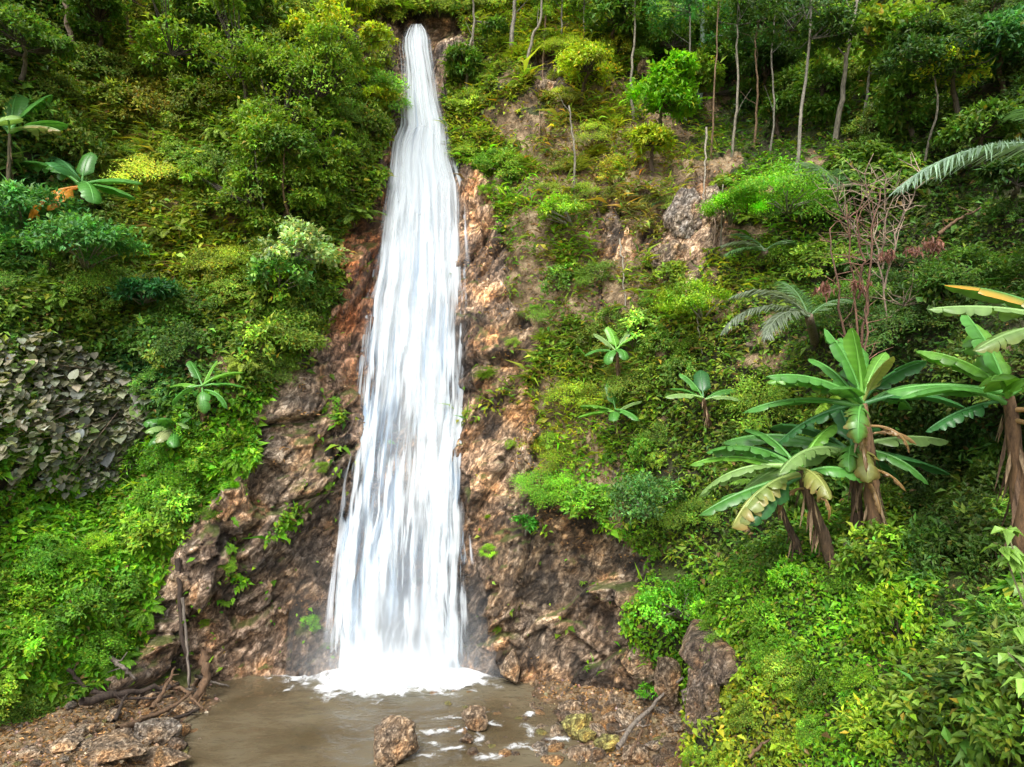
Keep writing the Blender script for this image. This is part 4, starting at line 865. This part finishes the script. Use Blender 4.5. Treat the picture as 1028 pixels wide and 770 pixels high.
banana(bpos(884,578,Yb), bpos(866,405,Yb), .125, [(170,72,1.5,.44,.35,0,BG),(200,80,1.25,.40,.25,0,BL),(178,40,1.75,.36,.75,.1,BL),(186,24,1.9,.36,.6,.1,BG),(172,12,2.0,.34,.5,.2,BG),(160,30,1.5,.36,.7,.1,BP),(20,58,1.1,.30,.4,.1,BL),(8,35,1.7,.34,.8,.3,BG),(350,22,1.6,.32,.8,.3,BDk),(60,60,1.4,.36,.5,.1,BG),(120,55,1.5,.38,.6,.1,BG),(300,60,1.0,.24,.4,.2,BY),(182,50,1.5,.4,.7,.1,BL),(90,66,1.4,.38,.4,.1,BG),(30,18,1.5,.34,.9,.3,BG),(215,30,1.2,.34,.9,.1,BG),(340,45,1.2,.32,.8,.3,BDk),(165,-6,1.6,.34,.5,.3,BDk),(240,10,1.2,.40,1.3,.7,BG,BBr)],
       'tallest banana plant with thick brown stem and upright leaves on the right bank', 1, dry=4)
banana(bpos(862,570,Yb+.5), bpos(858,452,Yb+.4), .10, [(352,14,1.65,.42,.45,.4,BP),(0,-2,1.8,.3,.4,.2,BDk),(186,10,2.1,.36,.6,.1,BP),(170,16,2.3,.4,.55,.2,BG),(195,20,2.2,.36,.7,.1,BP),(40,30,1.5,.34,.7,.2,BDk),(90,50,1.4,.36,.7,.2,BDk),(140,40,1.7,.36,.7,.2,BDk),(20,-12,1.5,.34,.5,.3,BDk),(330,4,1.3,.34,.9,.4,BG),(262,10,1.15,.5,1.45,.9,BY,BBr),(235,14,1.0,.4,1.3,.9,BG,BY)],
       'shorter banana plant behind the tallest one with wide level leaves', 2, dry=2, bark=(.10, .065, .04))
banana(bpos(838,570,Yb+.2), bpos(802,472,Yb), .10, [(182,12,1.8,.36,.65,.1,BP),(170,22,1.9,.34,.8,.2,BL),(190,-4,1.9,.40,.45,.3,BG),(200,-14,1.75,.52,.8,.9,BY,(.36,.26,.08)),(150,30,1.6,.36,.7,.1,BG),(120,40,1.7,.38,.7,.1,BDk),(175,36,1.6,.38,.8,.1,BG),(60,40,1.5,.36,.8,.1,BG),(195,-20,1.5,.4,.6,.5,BDk),(20,60,1.2,.34,.5,.1,BL),(214,-8,1.7,.46,.9,.9,(.20,.28,.07),BY),(330,20,1.1,.36,.9,.3,BG),(285,-8,1.0,.44,1.2,.9,BY,BBr),(100,50,1.4,.36,.6,.2,BG)],
       'left-leaning banana plant with torn yellowing leaves on the right bank', 3, dry=3, bark=(.11, .07, .04))
banana(bpos(808,568,Yb+1), bpos(780,500,Yb+.9), .07, [(160,20,1.1,.3,.7,.3,BG),(200,10,1.2,.3,.7,.3,BG),(90,60,1.,.3,.5,.2,BG)], 'small shaded banana shoot left of the leaning banana plant', 4, bark=(.09, .06, .04))
banana(bpos(1036,540,9.2)-[0,0,.7], bpos(1012,398,9.2), .12, [(178,38,1.25,.40,.55,.1,BL),(188,22,1.5,.36,.7,.1,BG),(172,8,1.45,.34,.6,.2,BG),(150,74,1.3,.52,.25,0,BG),(100,70,1.3,.50,.3,0,BL),(215,28,1.2,.42,.8,.1,BL),(250,35,1.1,.42,.8,.1,BL),(195,-8,1.2,.34,.6,.3,BDk),(350,40,1.2,.36,.8,.2,BG),(165,48,1.1,.3,.5,.1,BL)],
       'banana plant with fresh green leaves and brown stem at the right edge', 5, dry=2)
banana(bpos(1085,560,8.2)-[0,0,.9], bpos(1078,318,8.2), .11, [(176,34,1.45,.36,.55,.1,BG,(.75,.33,.03)),(184,12,1.7,.26,.35,.1,BP),(190,0,1.4,.3,.5,.6,BP,BY),(205,14,1.25,.34,.8,.1,BP),(60,60,1.3,.4,.5,.1,BG),(350,30,1.3,.4,.6,.1,BG),(270,50,1.2,.4,.7,.1,BG)],
       'banana plant reaching in from the right with a yellow and orange edged leaf', 6)
Yf = hit(8, 190)[0][1]-1.; YL = 1.28
banana(bpos(8,215,Yf), bpos(10,130,Yf), .06, [(120,75,.95,.42,.3,0,BG),(60,66,1.15,.42,.4,0,BG),(10,30,1.0,.32,.6,.1,BG),(170,40,1.1,.4,.6,.1,BG),(300,20,.9,.40,.9,.1,BP),(340,8,1.5,.3,.3,.6,(.2,.3,.12),BBr),(240,20,1.,.34,.9,.1,BDk)],
       'upper banana plant at the left edge with broad upright leaves', 7, bark=(.08, .07, .035), SC=1.5)
banana(bpos(84,235,Yf+.3), bpos(82,184,Yf+.3), .05, [(100,80,.7,.26,.5,0,BG),(10,22,1.05,.3,.5,.1,BG),(345,2,1.0,.34,.7,.1,BG),(320,-5,.9,.34,.9,.1,BG),(170,36,1.4,.32,.6,.1,BG),(150,50,1.2,.3,.5,.1,BDk),(205,-12,1.1,.34,.9,.4,(.55,.25,.03),(.85,.33,.02)),(250,-25,.8,.3,.8,.4,(.5,.22,.03),(.8,.3,.02)),(280,20,.9,.34,1.1,.1,BDk)],
       'lower banana plant at the left with one orange withered leaf', 8, bark=(.08, .07, .035), SC=1.65)
b_, _ = hit(205, 432)
banana(b_, at(203,388,b_[1]-.9), .07, [(0,34,1.15,.28,.7,.1,BL),(178,28,1.1,.26,.6,.1,BL),(25,10,1.1,.26,.7,.1,BG),(150,60,.9,.3,.4,.1,BG),(60,70,.9,.28,.3,0,BL),(340,-5,1.0,.30,.9,.2,BG),(200,0,1.0,.28,.9,.2,BG),(280,-20,.9,.34,1.0,.3,BG,BY)], 'small banana plant in the middle of the left slope', 9)
b_, _ = hit(617, 386)
banana(b_-[0, .1, 0], at(619,352,b_[1]-.5), .055, [(0,40,.95,.28,.7,0,BL),(178,22,1.05,.28,.7,0,BG),(110,78,.8,.3,.3,0,BL),(30,60,.8,.26,.4,0,BP),(150,52,.9,.26,.5,0,BP),(230,5,.8,.3,1.1,0,BG),(300,10,.8,.3,1.1,0,BG)], 'lone young banana plant standing on the right cliff', 10)
b_, _ = hit(617, 430)
banana(b_, at(618,412,b_[1]-.4), .05, [(0,20,1.0,.28,.8,.1,BG),(175,34,1.1,.28,.6,0,BL),(190,8,1.1,.26,.6,.1,BL),(110,70,.8,.28,.3,0,BG),(310,0,.9,.28,.9,.1,BG),(340,45,.8,.25,.6,0,BP),(240,10,.8,.28,1.,.1,BG)], 'young banana plant just below the lone one on the right cliff', 11)
b_, _ = hit(708, 425)
banana(b_, at(706,400,b_[1]-.6), .06, [(178,40,.9,.26,.6,.1,BG),(190,10,1.0,.26,.7,.1,BP),(80,70,.9,.36,.3,0,BDk),(20,30,1.0,.28,.7,.1,BG),(150,60,.9,.3,.5,.1,BG),(340,10,.9,.26,.8,.1,BP)], 'small dark banana plant between the cliff and the large banana plants', 12)
# taro-like clump on the left slope
b_, _ = hit(176, 440)
banana(b_, b_+np.array([0, -.25, .15]), .05, [(a0, e0, .95, .36, 1.2, .5, c0) for a0, e0, c0 in ((180,40,BG),(210,50,BG),(240,30,BP),(270,45,BG),(300,35,BP),(330,50,BG),(0,35,BG),(160,60,BG),(20,60,BG),(255,10,(.3,.34,.15)),(285,0,BG),(225,5,BG))], 'lush drooping broad-leaved clump left of the small banana plant', 13, name='taro_plant', cat='plant')

# palms
def palm(base, top, fr, label, seed, rad=.09):
    r = np.random.default_rng(seed); base = np.asarray(base, float); v = np.asarray(top)-base; t = empty('palm', base, label, 'palm')
    s_ = MB(); s_.tube([v*q for q in np.linspace(0, 1, 7)], np.linspace(rad*1.2, rad, 7), (.16, .12, .08), 8); link('trunk', s_.mesh('trunk', BARK, True), t)
    for (az, el, L, dr, ll, c_) in fr:
        m_ = MB(); az, el = math.radians(az), math.radians(el)
        frond(m_, v, (math.cos(az)*math.cos(el), math.sin(az)*math.cos(el), math.sin(el)), L, dr, int(26*L), ll, .042, c_, r, .6, .022); link('frond', m_.mesh('frond', BLADE), t)
PS_ = (.26, .38, .27); PG = (.11, .22, .08); PW = (.20, .25, .17)
palm(at(1075,480,10.5), at(1072,146,10.5), [(186,4,3.2,.85,.8,PS_),(80,60,2.2,1.2,.6,PG),(0,30,2.6,1.2,.6,PG),(60,50,2.4,1.2,.6,PG),(300,30,2.2,1.3,.6,PG)], 'palm at the right edge with a long silvery drooping frond', 1)
b_, _ = hit(840, 210)
palm(b_, at(842,190,b_[1]-.8), [(150,42,1.9,1.1,.6,PS_),(165,60,1.7,1.3,.6,PS_),(30,35,1.8,1.2,.6,PG),(60,60,1.8,1.2,.6,PG),(10,20,1.6,1.0,.5,PG),(100,60,1.7,1.,.6,PG)], 'palm with fanned silvery fronds behind the dead branches', 2)
b_, _ = hit(765, 265)
palm(b_, at(768,252,b_[1]-.7), [(170,35,1.3,1.2,.5,PW),(190,15,1.3,1.0,.5,PG),(140,55,1.2,1.0,.5,PG),(20,40,1.2,1.2,.5,PG)], 'small palm with one pale frond at the edge of the vivid green shrub', 3)
b_, _ = hit(815, 345)
palm(b_, at(812,318,b_[1]-1.6), [(185,25,2.2,1.6,.6,PW),(172,50,1.8,1.5,.6,PW),(215,15,1.8,1.5,.6,PW),(20,40,1.6,1.3,.5,PG),(100,60,1.6,1.,.5,PG)], 'palm with greyish arching fronds left of the tallest banana plant', 4)

# dead shrubs
def dead_shrub(Y, stems, clusters, label, seed, wpx=2.4, twigs=60, bark=(.24, .12, .08), box=None):
    r = np.random.default_rng(seed); base = at(*stems[0][0], Y); t = empty('dead_shrub', base, label, 'dead shrub')
    m_ = MB(); allp = []
    for s in stems:
        P = np.array([at(x, y, Y+r.normal(0, .15)) for x, y in s])-base; q = np.linspace(0, 1, 12); P = np.stack([np.interp(q, np.linspace(0, 1, len(P)), P[:, k]) for k in range(3)], 1); P[1:-1] += r.normal(0, .025, (10, 3))
        m_.tube(P, np.linspace(wpx, wpx*.35, 12)/2/FP*Y, np.array(bark)*r.uniform(.8, 1.3), 6); allp += list(P[3:])
    for k in range(twigs):
        a0 = allp[r.integers(len(allp))]; d_ = unit(np.array([r.normal(), r.normal()*.6, abs(r.normal())*.8+.1])); L_ = r.uniform(.2, .75)
        b1 = a0+d_*L_*.5; b2 = b1+unit(d_+r.normal(0, .4, 3))*L_*.5; m_.tube([a0, b1, b2], [.011, .008, .003], np.array(bark)*r.uniform(.7, 1.9), 4)
        if r.random() < .6: m_.tube([b1, b1+unit(d_+r.normal(0, .8, 3))*L_*.4], [.006, .003], np.array(bark)*r.uniform(.8, 2.), 4)
    link('branch', m_.mesh('branch', BARK, True), t)
    for (x, y, R, n) in clusters:
        l_ = MB(); c = at(x, y, Y-.1)-base; P = c+r.normal(0, R*.5, (n, 3))*[1.2, .8, .7]
        l_.leaves(P, unit(np.array([0, -.1, -.9])+r.normal(0, .35, (n, 3))), rvec(r, n), .13*np.exp(r.normal(0, .3, n)), .045, np.array([.22, .105, .075])*np.exp(r.normal(0, .4, n))[:, None], 0, .3); link('dry_foliage', l_.mesh('dry_foliage', LEAF), t)
dead_shrub(12.4, [[(864,420),(862,350),(856,270),(850,205)],[(862,380),(846,330),(838,270),(833,230)],[(863,360),(872,300),(876,240),(884,190)],[(861,300),(866,255),(860,215)],[(868,420),(870,340),(866,280)]], [(828,288,.15,60),(862,284,.14,45)], 'tall reddish dead shrub with bare stems rising from the banana plants', 1, 3.2, 70, (.16, .085, .055))
dead_shrub(13.4, [[(890,330),(884,270),(876,220),(868,175)],[(888,290),(900,240),(915,200),(925,175)],[(886,270),(888,220),(890,180)],[(884,260),(850,220),(835,190)],[(892,320),(915,300),(940,292)]], [(892,254,.15,60),(917,250,.13,50),(938,244,.19,90)], 'tangled dead shrub hung with red-brown dried leaves', 2, 2.2, 120, (.24, .18, .13))
# big-leaved bush at the right edge in the foreground
r = np.random.default_rng(31)
fb = at(1052, 660, 6.3); t = empty('broad_leaved_shrub', fb, 'yellow-green large-leaved shrub closest to the viewer at the right edge', 'bush'); m_ = MB(); s_ = MB()
for (x, y) in ((1010,530),(1020,560),(1005,548),(1030,590),(1022,628),(1012,655),(1040,560),(1045,620),(1030,680)):
    c = at(x, y, 6.2+r.normal(0, .15))-fb; s_.tube([(.3, .2, -2.2), c*.5+[.1, 0, -.3], c], [.018, .012, .006], (.2, .2, .1), 5); n = 9
    az = r.uniform(0, 2*PI, n); D_ = np.stack([np.cos(az), np.sin(az), np.full(n, -.25)], 1)
    m_.leaves(c+D_*.02, D_, unit(np.array([0, -.2, 1.])+r.normal(0, .25, (n, 3))), .17*np.exp(r.normal(0, .2, n)), .095, np.array([.20, .36, .06])*np.exp(r.normal(0, .25, n))[:, None], 0, .3)
link('foliage', m_.mesh('foliage', BLADE), t); link('stem', s_.mesh('stem', BARK, True), t)
# roots and lianas that hang on the cliff
def liana(pts, wpx, c, label, fwd=.15, name='hanging_root', cat='root'):
    r = np.random.default_rng(int(pts[0][0])); b, _ = hit(*pts[0]); P = []
    for x, y in pts:
        h_, _ = hit(x, y); P.append(at(x, y, h_[1]-fwd))
    P = np.array(P); P[:, 1] = np.minimum(P[:, 1], P[:, 1].mean()+.4); q = np.linspace(0, 1, 16); P = np.stack([np.interp(q, np.linspace(0, 1, len(P)), P[:, k]) for k in range(3)], 1); P[1:-1] += r.normal(0, .02, (14, 3))
    m_ = MB(); m_.tube(P, np.linspace(wpx, wpx*.5, 16)/2/FP*P[0, 1], c, 6); o = link(name, m_.mesh(name, BARK, True)); tag(o, label, cat)
liana([(622,240),(626,270),(628,315)], 2.2, PALE, 'pale root hanging down the right cliff above the lone banana plant')
liana([(700,140),(708,165),(706,210)], 2.4, PALE, 'pale twisted root crossing the grey outcrop on the right cliff')
liana([(716,190),(718,215),(717,250)], 2., (.35,.25,.18), 'brownish root hanging right of the grey outcrop')
liana([(547,25),(545,70),(541,140)], 2., BROWNB, 'brown liana hanging from the S-curved trunk')
liana([(700,310),(701,330),(705,355)], 1.8, PALE, 'short pale stem on the slope below the yellow-green feathery shrub')
# ------------------------------------------------------------------ stones and driftwood
IV, IF = ico(5); IV4, IF4 = ico(4); IV3, IF3 = ico(3)
def stone_mesh(seed, dims, hi=True, planes=16, mats=None, name='boulder', rough=.05):
    r = np.random.default_rng(seed+3000); V, F = (IV, IF) if hi else (IV3, IF3)
    n = rvec(r, planes); d = r.uniform(.62, .98, planes); q = V@n.T
    rad = np.min(np.where(q > .08, d/np.maximum(q, .08), 9), axis=1); rad = np.minimum(rad, 1.15)
    P = V*rad[:, None]
    P = P+V*(fbm(P*2.3+seed, seed, 4)*rough*2.2+fractured(P+seed*3.1, seed, rough, .55)*(1 if hi else .4))[:, None]
    return mesh(name, P*np.array(dims)/2, F, mats or ROCKM, smooth=False)
def stone(x, y, wpx, hpx, label, seed, name='boulder', cat='boulder', m=None, sink=.2, dims=None, rz=0, group=None, Y=None, hi=True, tilt=0, rough=.05):
    b, _ = hit(x, y, 4)
    if Y is not None: b = at(x, y, Y)
    s = b[1]/FP; w_, h_ = wpx*s, hpx*s; dm = dims or (w_, w_*.85, h_*1.15)
    o = link(name, stone_mesh(seed, dm, hi, mats=m, name=name, rough=rough), loc=b+np.array([0, dm[1]*.3, dm[2]*(.5-sink)])); o.rotation_euler = (0, tilt, rz); tag(o, label, cat, group); return o
def wat(x, y): return CZ*FP/(y-385)
def tintm(name, t, wet=.3, sc_=1.7): return rock_mat(name, t, False, wet, sc_)
BANKR = tintm('bank_stone', (.5, .46, .42), .1, 1.2); GREYR = tintm('grey_stone', (.9, .95, 1.0), .35); MOSSR = tintm('mossy_stone', (.9, 1.05, .45), .1); ORR = tintm('orange_stone', (1.15, .88, .55), .4, 2.5); PALER = tintm('pale_stone', (1.3, 1.25, 1.15), .3)
stone(409, 34, 22, 16, 'dark wet stone at the lip of the fall', 61, 'stone', 'stone', WETROCK, Y=27.2, sink=.1)
stone(395, 768, 54, 42, 'large brown pointed boulder standing in the water at the bottom centre', 1, Y=15.2, sink=.25, rough=.07)
stone(476, 733, 25, 23, 'rounded brown boulder in the shallow water right of the largest one', 2, Y=16.6, sink=.25)
stone(469, 746, 15, 7, 'small flat dark stone between the two brown boulders and the riffle', 3, 'stone', 'stone', WETROCK, Y=16.1)
stone(474, 759, 12, 8, 'small dark stone in the riffle below the rounded boulder', 4, 'stone', 'stone', WETROCK, Y=15.6)
stone(507, 762, 15, 9, 'small orange-yellow stone in the shallow water', 5, 'stone', 'stone', ORR, Y=15.55)
stone(545, 733, 12, 8, 'small wet stone at the right edge of the pool', 6, 'stone', 'stone', WETROCK)
stone(580, 735, 38, 26, 'mossy slab on the gravel at the foot of the right wall', 7, m=MOSSR, sink=.3, tilt=-.3)
stone(572, 716, 26, 12, 'low brown stone behind the mossy slab', 8, m=ROCKM)
stone(543, 756, 18, 11, 'brown stone at the water edge left of the mossy slab', 9, 'stone', 'stone')
stone(556, 768, 24, 10, 'orange flat stone at the bottom edge beside the stream', 10, 'stone', 'stone', ORR)
stone(585, 762, 26, 14, 'flat brown stone at the bottom edge below the mossy slab', 11, 'stone', 'stone')
stone(612, 752, 30, 16, 'mossy flat stone right of the small white riffle', 12, 'stone', 'stone', MOSSR)
stone(640, 766, 34, 16, 'broad flat stone at the bottom edge near the leaning stick', 13, 'stone', 'stone', ROCKM)
stone(614, 722, 18, 9, 'small brown stone lying near the wall foot beside the riffle', 14, 'stone', 'stone')
stone(513, 688, 24, 30, 'squared tan block at the foot of the right wall over a dark hollow', 15, Y=19.1, sink=.1, m=ROCKM, rough=.03)
stone(720, 688, 62, 60, 'large rounded grey-brown boulder jutting from the edge of the right bank', 16, Y=12.3, sink=.0, m=BANKR, dims=(1.2, 2.0, .8), rough=.02)
stone(708, 742, 40, 80, 'tall dark slab under the large rounded boulder on the bank edge', 17, Y=11.8, sink=.1, m=WETROCK, dims=(.6, .9, 1.5), rough=.05)
stone(692, 228, 46, 64, 'grey angular outcrop high on the right cliff', 51, 'rock_outcrop', 'outcrop', m=GREYR, sink=.3, rough=.08)
stone(716, 225, 34, 50, 'smaller pale outcrop block right of the grey angular outcrop', 52, 'rock_outcrop', 'outcrop', m=PALER, sink=.3, rough=.08)
stone(672, 275, 50, 46, 'brown outcrop block below the grey angular outcrop', 53, 'rock_outcrop', 'outcrop', sink=.35, rough=.08)
stone(547, 92, 30, 26, 'pale outcrop block on the cliff top right of the fall', 54, 'rock_outcrop', 'outcrop', m=PALER, sink=.35, rough=.08)
stone(648, 682, 44, 46, 'leaning brown block at the right end of the rock wall', 18, Y=17., sink=.2, tilt=.4)
stone(672, 702, 34, 52, 'upright brown slab right of the leaning block', 19, Y=16.2, sink=.2, dims=(.7, .7, 1.25), tilt=-.15)
stone(694, 712, 18, 20, 'pale bluish stone at the foot of the right bank', 20, Y=14.2, m=GREYR)
stone(150, 742, 50, 22, 'large grey flat stone in front of the driftwood', 21, m=GREYR, sink=.35)
stone(183, 738, 20, 12, 'orange-brown stone right of the grey flat stone', 22, 'stone', 'stone', ORR)
stone(176, 752, 22, 12, 'dark wet stone at the left shore', 23, 'stone', 'stone', WETROCK)
stone(118, 745, 26, 12, 'brown stone left of the grey flat stone', 24, 'stone', 'stone')
stone(60, 752, 40, 14, 'low pale slab at the bottom left', 25, m=PALER, sink=.45)
stone(100, 765, 70, 14, 'wide flat tan slab at the bottom edge on the left shore', 26, m=ROCKM, sink=.45)
stone(160, 768, 50, 12, 'flat tan slab at the bottom edge next to the water', 27, m=ROCKM, sink=.4)
stone(22, 760, 30, 12, 'small pale slab in the bottom left corner', 28, m=PALER, sink=.4)
stone(180, 715, 30, 10, 'pale angular stone under the driftwood', 29, 'stone', 'stone', PALER)
stone(150, 707, 22, 15, 'tan angular stone caught among the driftwood', 30, 'stone', 'stone')
stone(165, 690, 20, 9, 'yellowish flat stone behind the driftwood', 31, 'stone', 'stone', ORR)
stone(272, 690, 26, 16, 'wet dark boulder at the foot of the left rock face', 32, m=WETROCK, sink=.4)
# many lesser stones
r = np.random.default_rng(8)
SM = [stone_mesh(60+k, (1, .8, .6), False, name='stone', mats=[ROCKM, WETROCK, GREYR, MOSSR, ORR, PALER][k % 6], rough=.04) for k in range(12)]
def scatter_stones(n, region, smin, smax, label, group, seed):
    r = np.random.default_rng(seed); c = 0
    while c < n:
        x, y = region[0]+r.random()*(region[2]-region[0]), region[1]+r.random()*(region[3]-region[1]); b, _ = hit(x, y, 3)
        if abs(b[2]) > 1.2: c += 1; continue
        s = smin+(smax-smin)*r.random()**2.2; k = int(r.choice([0, 0, 1, 1, 2, 3, 4, 5, 6, 7, 8, 11])); b[2] = max(b[2], -.06)
        o = link('stone', SM[k], loc=b+np.array([0, 0, s*.12])); o.scale = (s, s*r.uniform(.7, 1.2), s*r.uniform(.6, 1.1)); o.rotation_euler = (r.normal(0, .2), r.normal(0, .2), r.uniform(0, 6.3)); tag(o, label, 'stone', group); c += 1
scatter_stones(130, (535,700,705,768), .12, .62, 'small loose stone on the leaf-strewn gravel at the foot of the right wall', 'loose stones at the foot of the right wall', 1)
scatter_stones(95, (430,712,575,768), .08, .30, 'small wet stone in the riffles of the stream outlet', 'small stones in the riffles', 2)
scatter_stones(80, (60,690,200,768), .12, .6, 'small loose stone on the left shore by the driftwood', 'loose stones on the left shore', 3)
scatter_stones(14, (0,735,70,768), .12, .4, 'small loose stone in the bottom left corner of the shore', 'loose stones in the left corner', 4)
# gravel and fallen leaves (stuff)
SV = PS; sx_, sy_ = proj(SV); ok = (SV[:, 1] > 9) & (SV[:, 1] < 19.5) & (sx_ > -60) & (sx_ < 760) & (SV[:, 2] > -.12)
i = r.choice(np.where(ok)[0], 9000); ga = MB(); b8, f8 = ico(1)
P = SV[i]+r.uniform(-.035, .035, (9000, 3))*[1, 1, 0]; s = .018+.05*r.random(9000)**3
V = P[:, None]+(b8[None]*s[:, None, None]*r.uniform(.6, 1.25, (9000, 1, 3))*(1+r.normal(0, .12, (9000, len(b8), 1)))); F = f8[None]+np.arange(9000)[:, None, None]*len(b8)
GC = np.array([.24, .17, .11])*np.exp(r.normal(0, .45, 9000))[:, None]*np.stack([np.exp(r.normal(0, .12, 9000)), np.ones(9000), np.exp(r.normal(0, .15, 9000))], 1)
ga.add(V.reshape(-1, 3), F.reshape(-1, 3), np.repeat(GC, len(b8), 0)); tag(link('gravel', ga.mesh('gravel', BARK)), kind='stuff')
ok2 = np.where(ok & (SV[:, 2] > .05))[0]; n = 9000; i = r.choice(ok2, n); lf = MB()
ib = r.choice(len(P1), n//2, p=(arC*soilm*inframe)/(arC*soilm*inframe).sum())
Pl = np.concatenate([SV[i]+[0, 0, .03], P1[ib]+NR[ib]*.03]); Nl = np.concatenate([np.tile([0, 0, 1.], (n, 1)), NR[ib]]); n2 = len(Pl)
lf.leaves(Pl, unit(rvec(r, n2)*[1, 1, .25]), unit(Nl+r.normal(0, .3, (n2, 3))), .10*np.exp(r.normal(0, .3, n2)), .05, np.array([.30, .17, .07])*np.exp(r.normal(0, .5, n2))[:, None], 0, .2)
tag(link('leaf_litter', lf.mesh('leaf_litter', LEAF)), kind='stuff')
# driftwood
def log(pts, wpx, c, label, name='branch', cat='branch', lift=.12, twigs=2, taper=.45, Y=None):
    r = np.random.default_rng(int(pts[0][0]*7+pts[0][1])); P = []
    for k, (x, y) in enumerate(pts):
        if Y is not None: P.append(at(x, y, Y if np.isscalar(Y) else Y[k])); continue
        h_, _ = hit(x, y, 4); P.append(at(x, y, h_[1]-lift*2))
    P = np.array(P); q = np.linspace(0, 1, 14); P = np.stack([np.interp(q, np.linspace(0, 1, len(P)), P[:, k]) for k in range(3)], 1); P[1:-1] = (P[:-2]+2*P[1:-1]+P[2:])/4; rad = wpx/2/FP*P[0, 1]
    P[1:-1] += r.normal(0, rad*.3, (12, 3)); m_ = MB(); m_.tube(P-P[0], np.linspace(rad, rad*taper, 14)*(1+r.normal(0, .08, 14)), c, 9)
    for k in range(twigs):
        a0 = P[r.integers(3, 12)]-P[0]; d_ = rvec(r, 1)[0]*[1, .6, .6]; m_.tube([a0, a0+d_*.25, a0+d_*.5+r.normal(0, .06, 3)], [rad*.4, rad*.3, rad*.12], c, 5)
    o = link(name, m_.mesh(name, BARK, True), loc=P[0]); tag(o, label, cat)
DW = (.055, .038, .028); DB = (.15, .09, .05); DG = (.20, .17, .14)
log([(178,560),(182,620),(190,686)], 5, DW, 'long thin dark pole leaning upright against the left rock face', 'pole', 'pole', .2, 0, .7, Y=[18.4, 18.3, 18.2])
log([(183,600),(189,660),(190,690)], 3, DG, 'thin grey stick propped right beside the long dark pole', 'pole', 'pole', .2, 0, .7, Y=[18.2, 18.1, 18.0])
log([(208,652),(207,672),(204,690),(194,710)], 10, DB, 'short curved brown trunk standing at the water edge', 'driftwood_trunk', 'driftwood', .1, 0, .7, Y=[18.3, 18.2, 18.1, 17.9])
log([(82,704),(120,698),(150,690),(180,686)], 9, DW, 'thickest dark log lying across the driftwood pile', 'log', 'log', .2, 3)
log([(110,660),(124,670),(136,682)], 5, DG, 'short grey branch on the slope above the driftwood pile', lift=.1)
log([(68,672),(84,688),(100,694)], 4, DW, 'thin dark branch at the left end of the driftwood pile', lift=.1)
log([(118,732),(150,720),(180,706),(194,694)], 7, DB, 'long brown branch along the front of the driftwood pile', lift=.2, twigs=3)
log([(196,678),(212,684),(230,689)], 3.5, DG, 'thin pale branch reaching over the water from the driftwood', lift=.1, twigs=0)
log([(114,724),(122,708),(128,694)], 4, DW, 'short dark stick crossing the left of the driftwood pile', lift=.25)
log([(152,712),(164,694),(176,670)], 5, DB, 'brown branch slanting up toward the dark pole', lift=.3)
log([(92,694),(130,702),(172,698)], 4, DW, 'thin dark branch under the thickest log', lift=.15)
log([(140,728),(176,722),(200,712)], 5, DW, 'dark wet branch lying at the shore below the pile', lift=.1)
log([(170,684),(186,694),(204,712)], 4, DB, 'brown stick running from the pole foot to the water', lift=.2)
log([(620,750),(640,724),(662,700),(686,680)], 5.5, DG, 'long grey stick leaning on the bank right of the stones', 'stick', 'stick', .25, 2)
log([(632,760),(642,738),(656,712)], 3.5, DB, 'thinner brown stick beside the long grey one', 'stick', 'stick', .15, 1)
log([(752,760),(764,748),(774,742)], 4, DB, 'short brown stick on the mossy bank at the bottom', 'stick', 'stick', .08, 0)
log([(848,545),(858,562),(866,578)], 4, DG, 'grey stick leaning at the foot of the banana stems', 'stick', 'stick', .05, 0, Y=11.2)
log([(942,235),(960,222),(985,208)], 4, DB, 'brown fallen branch on the dark slope at the right', lift=.3)
# ------------------------------------------------------------------ light, sky, camera
w = bpy.data.worlds.new('World'); sc.world = w; w.use_nodes = True; nt = w.node_tree
sky = nt.nodes.new('ShaderNodeTexSky'); sky.sky_type = 'NISHITA'; sky.sun_disc = False
EL, AZ = math.radians(54), math.radians(198)
sky.sun_elevation = EL; sky.sun_rotation = AZ; sky.air_density = 1.; sky.dust_density = 4.
hs = nt.nodes.new('ShaderNodeHueSaturation'); hs.inputs['Saturation'].default_value = .4; hs.inputs['Value'].default_value = 2.3
bg = nt.nodes['Background']; bg.inputs[1].default_value = .15
nt.links.new(sky.outputs[0], hs.inputs['Color']); nt.links.new(hs.outputs[0], bg.inputs[0])
sd = bpy.data.lights.new('sun', 'SUN'); sd.energy = 3.0; sd.angle = math.radians(22); sd.color = (1, .96, .9)
so = bpy.data.objects.new('sun', sd); COL.objects.link(so)
from mathutils import Vector
dirv = Vector((math.sin(AZ)*math.cos(EL), math.cos(AZ)*math.cos(EL), math.sin(EL)))
so.rotation_euler = dirv.to_track_quat('Z', 'Y').to_euler(); so.location = (0, -5, 40)
cd = bpy.data.cameras.new('camera'); cam = bpy.data.objects.new('camera', cd); COL.objects.link(cam); sc.camera = cam
cam.location = (0, 0, CZ); cam.rotation_euler = (PI/2, 0, 0); cd.lens = 24; cd.sensor_width = 36; cd.clip_end = 1000
sc.view_settings.view_transform = 'Standard'; sc.view_settings.look = 'None'; sc.view_settings.exposure = 0
sc.cycles.max_bounces = 7; sc.cycles.transparent_max_bounces = 16; sc.cycles.diffuse_bounces = 4; sc.cycles.glossy_bounces = 2; sc.cycles.transmission_bounces = 3
sc.cycles.use_denoising = True
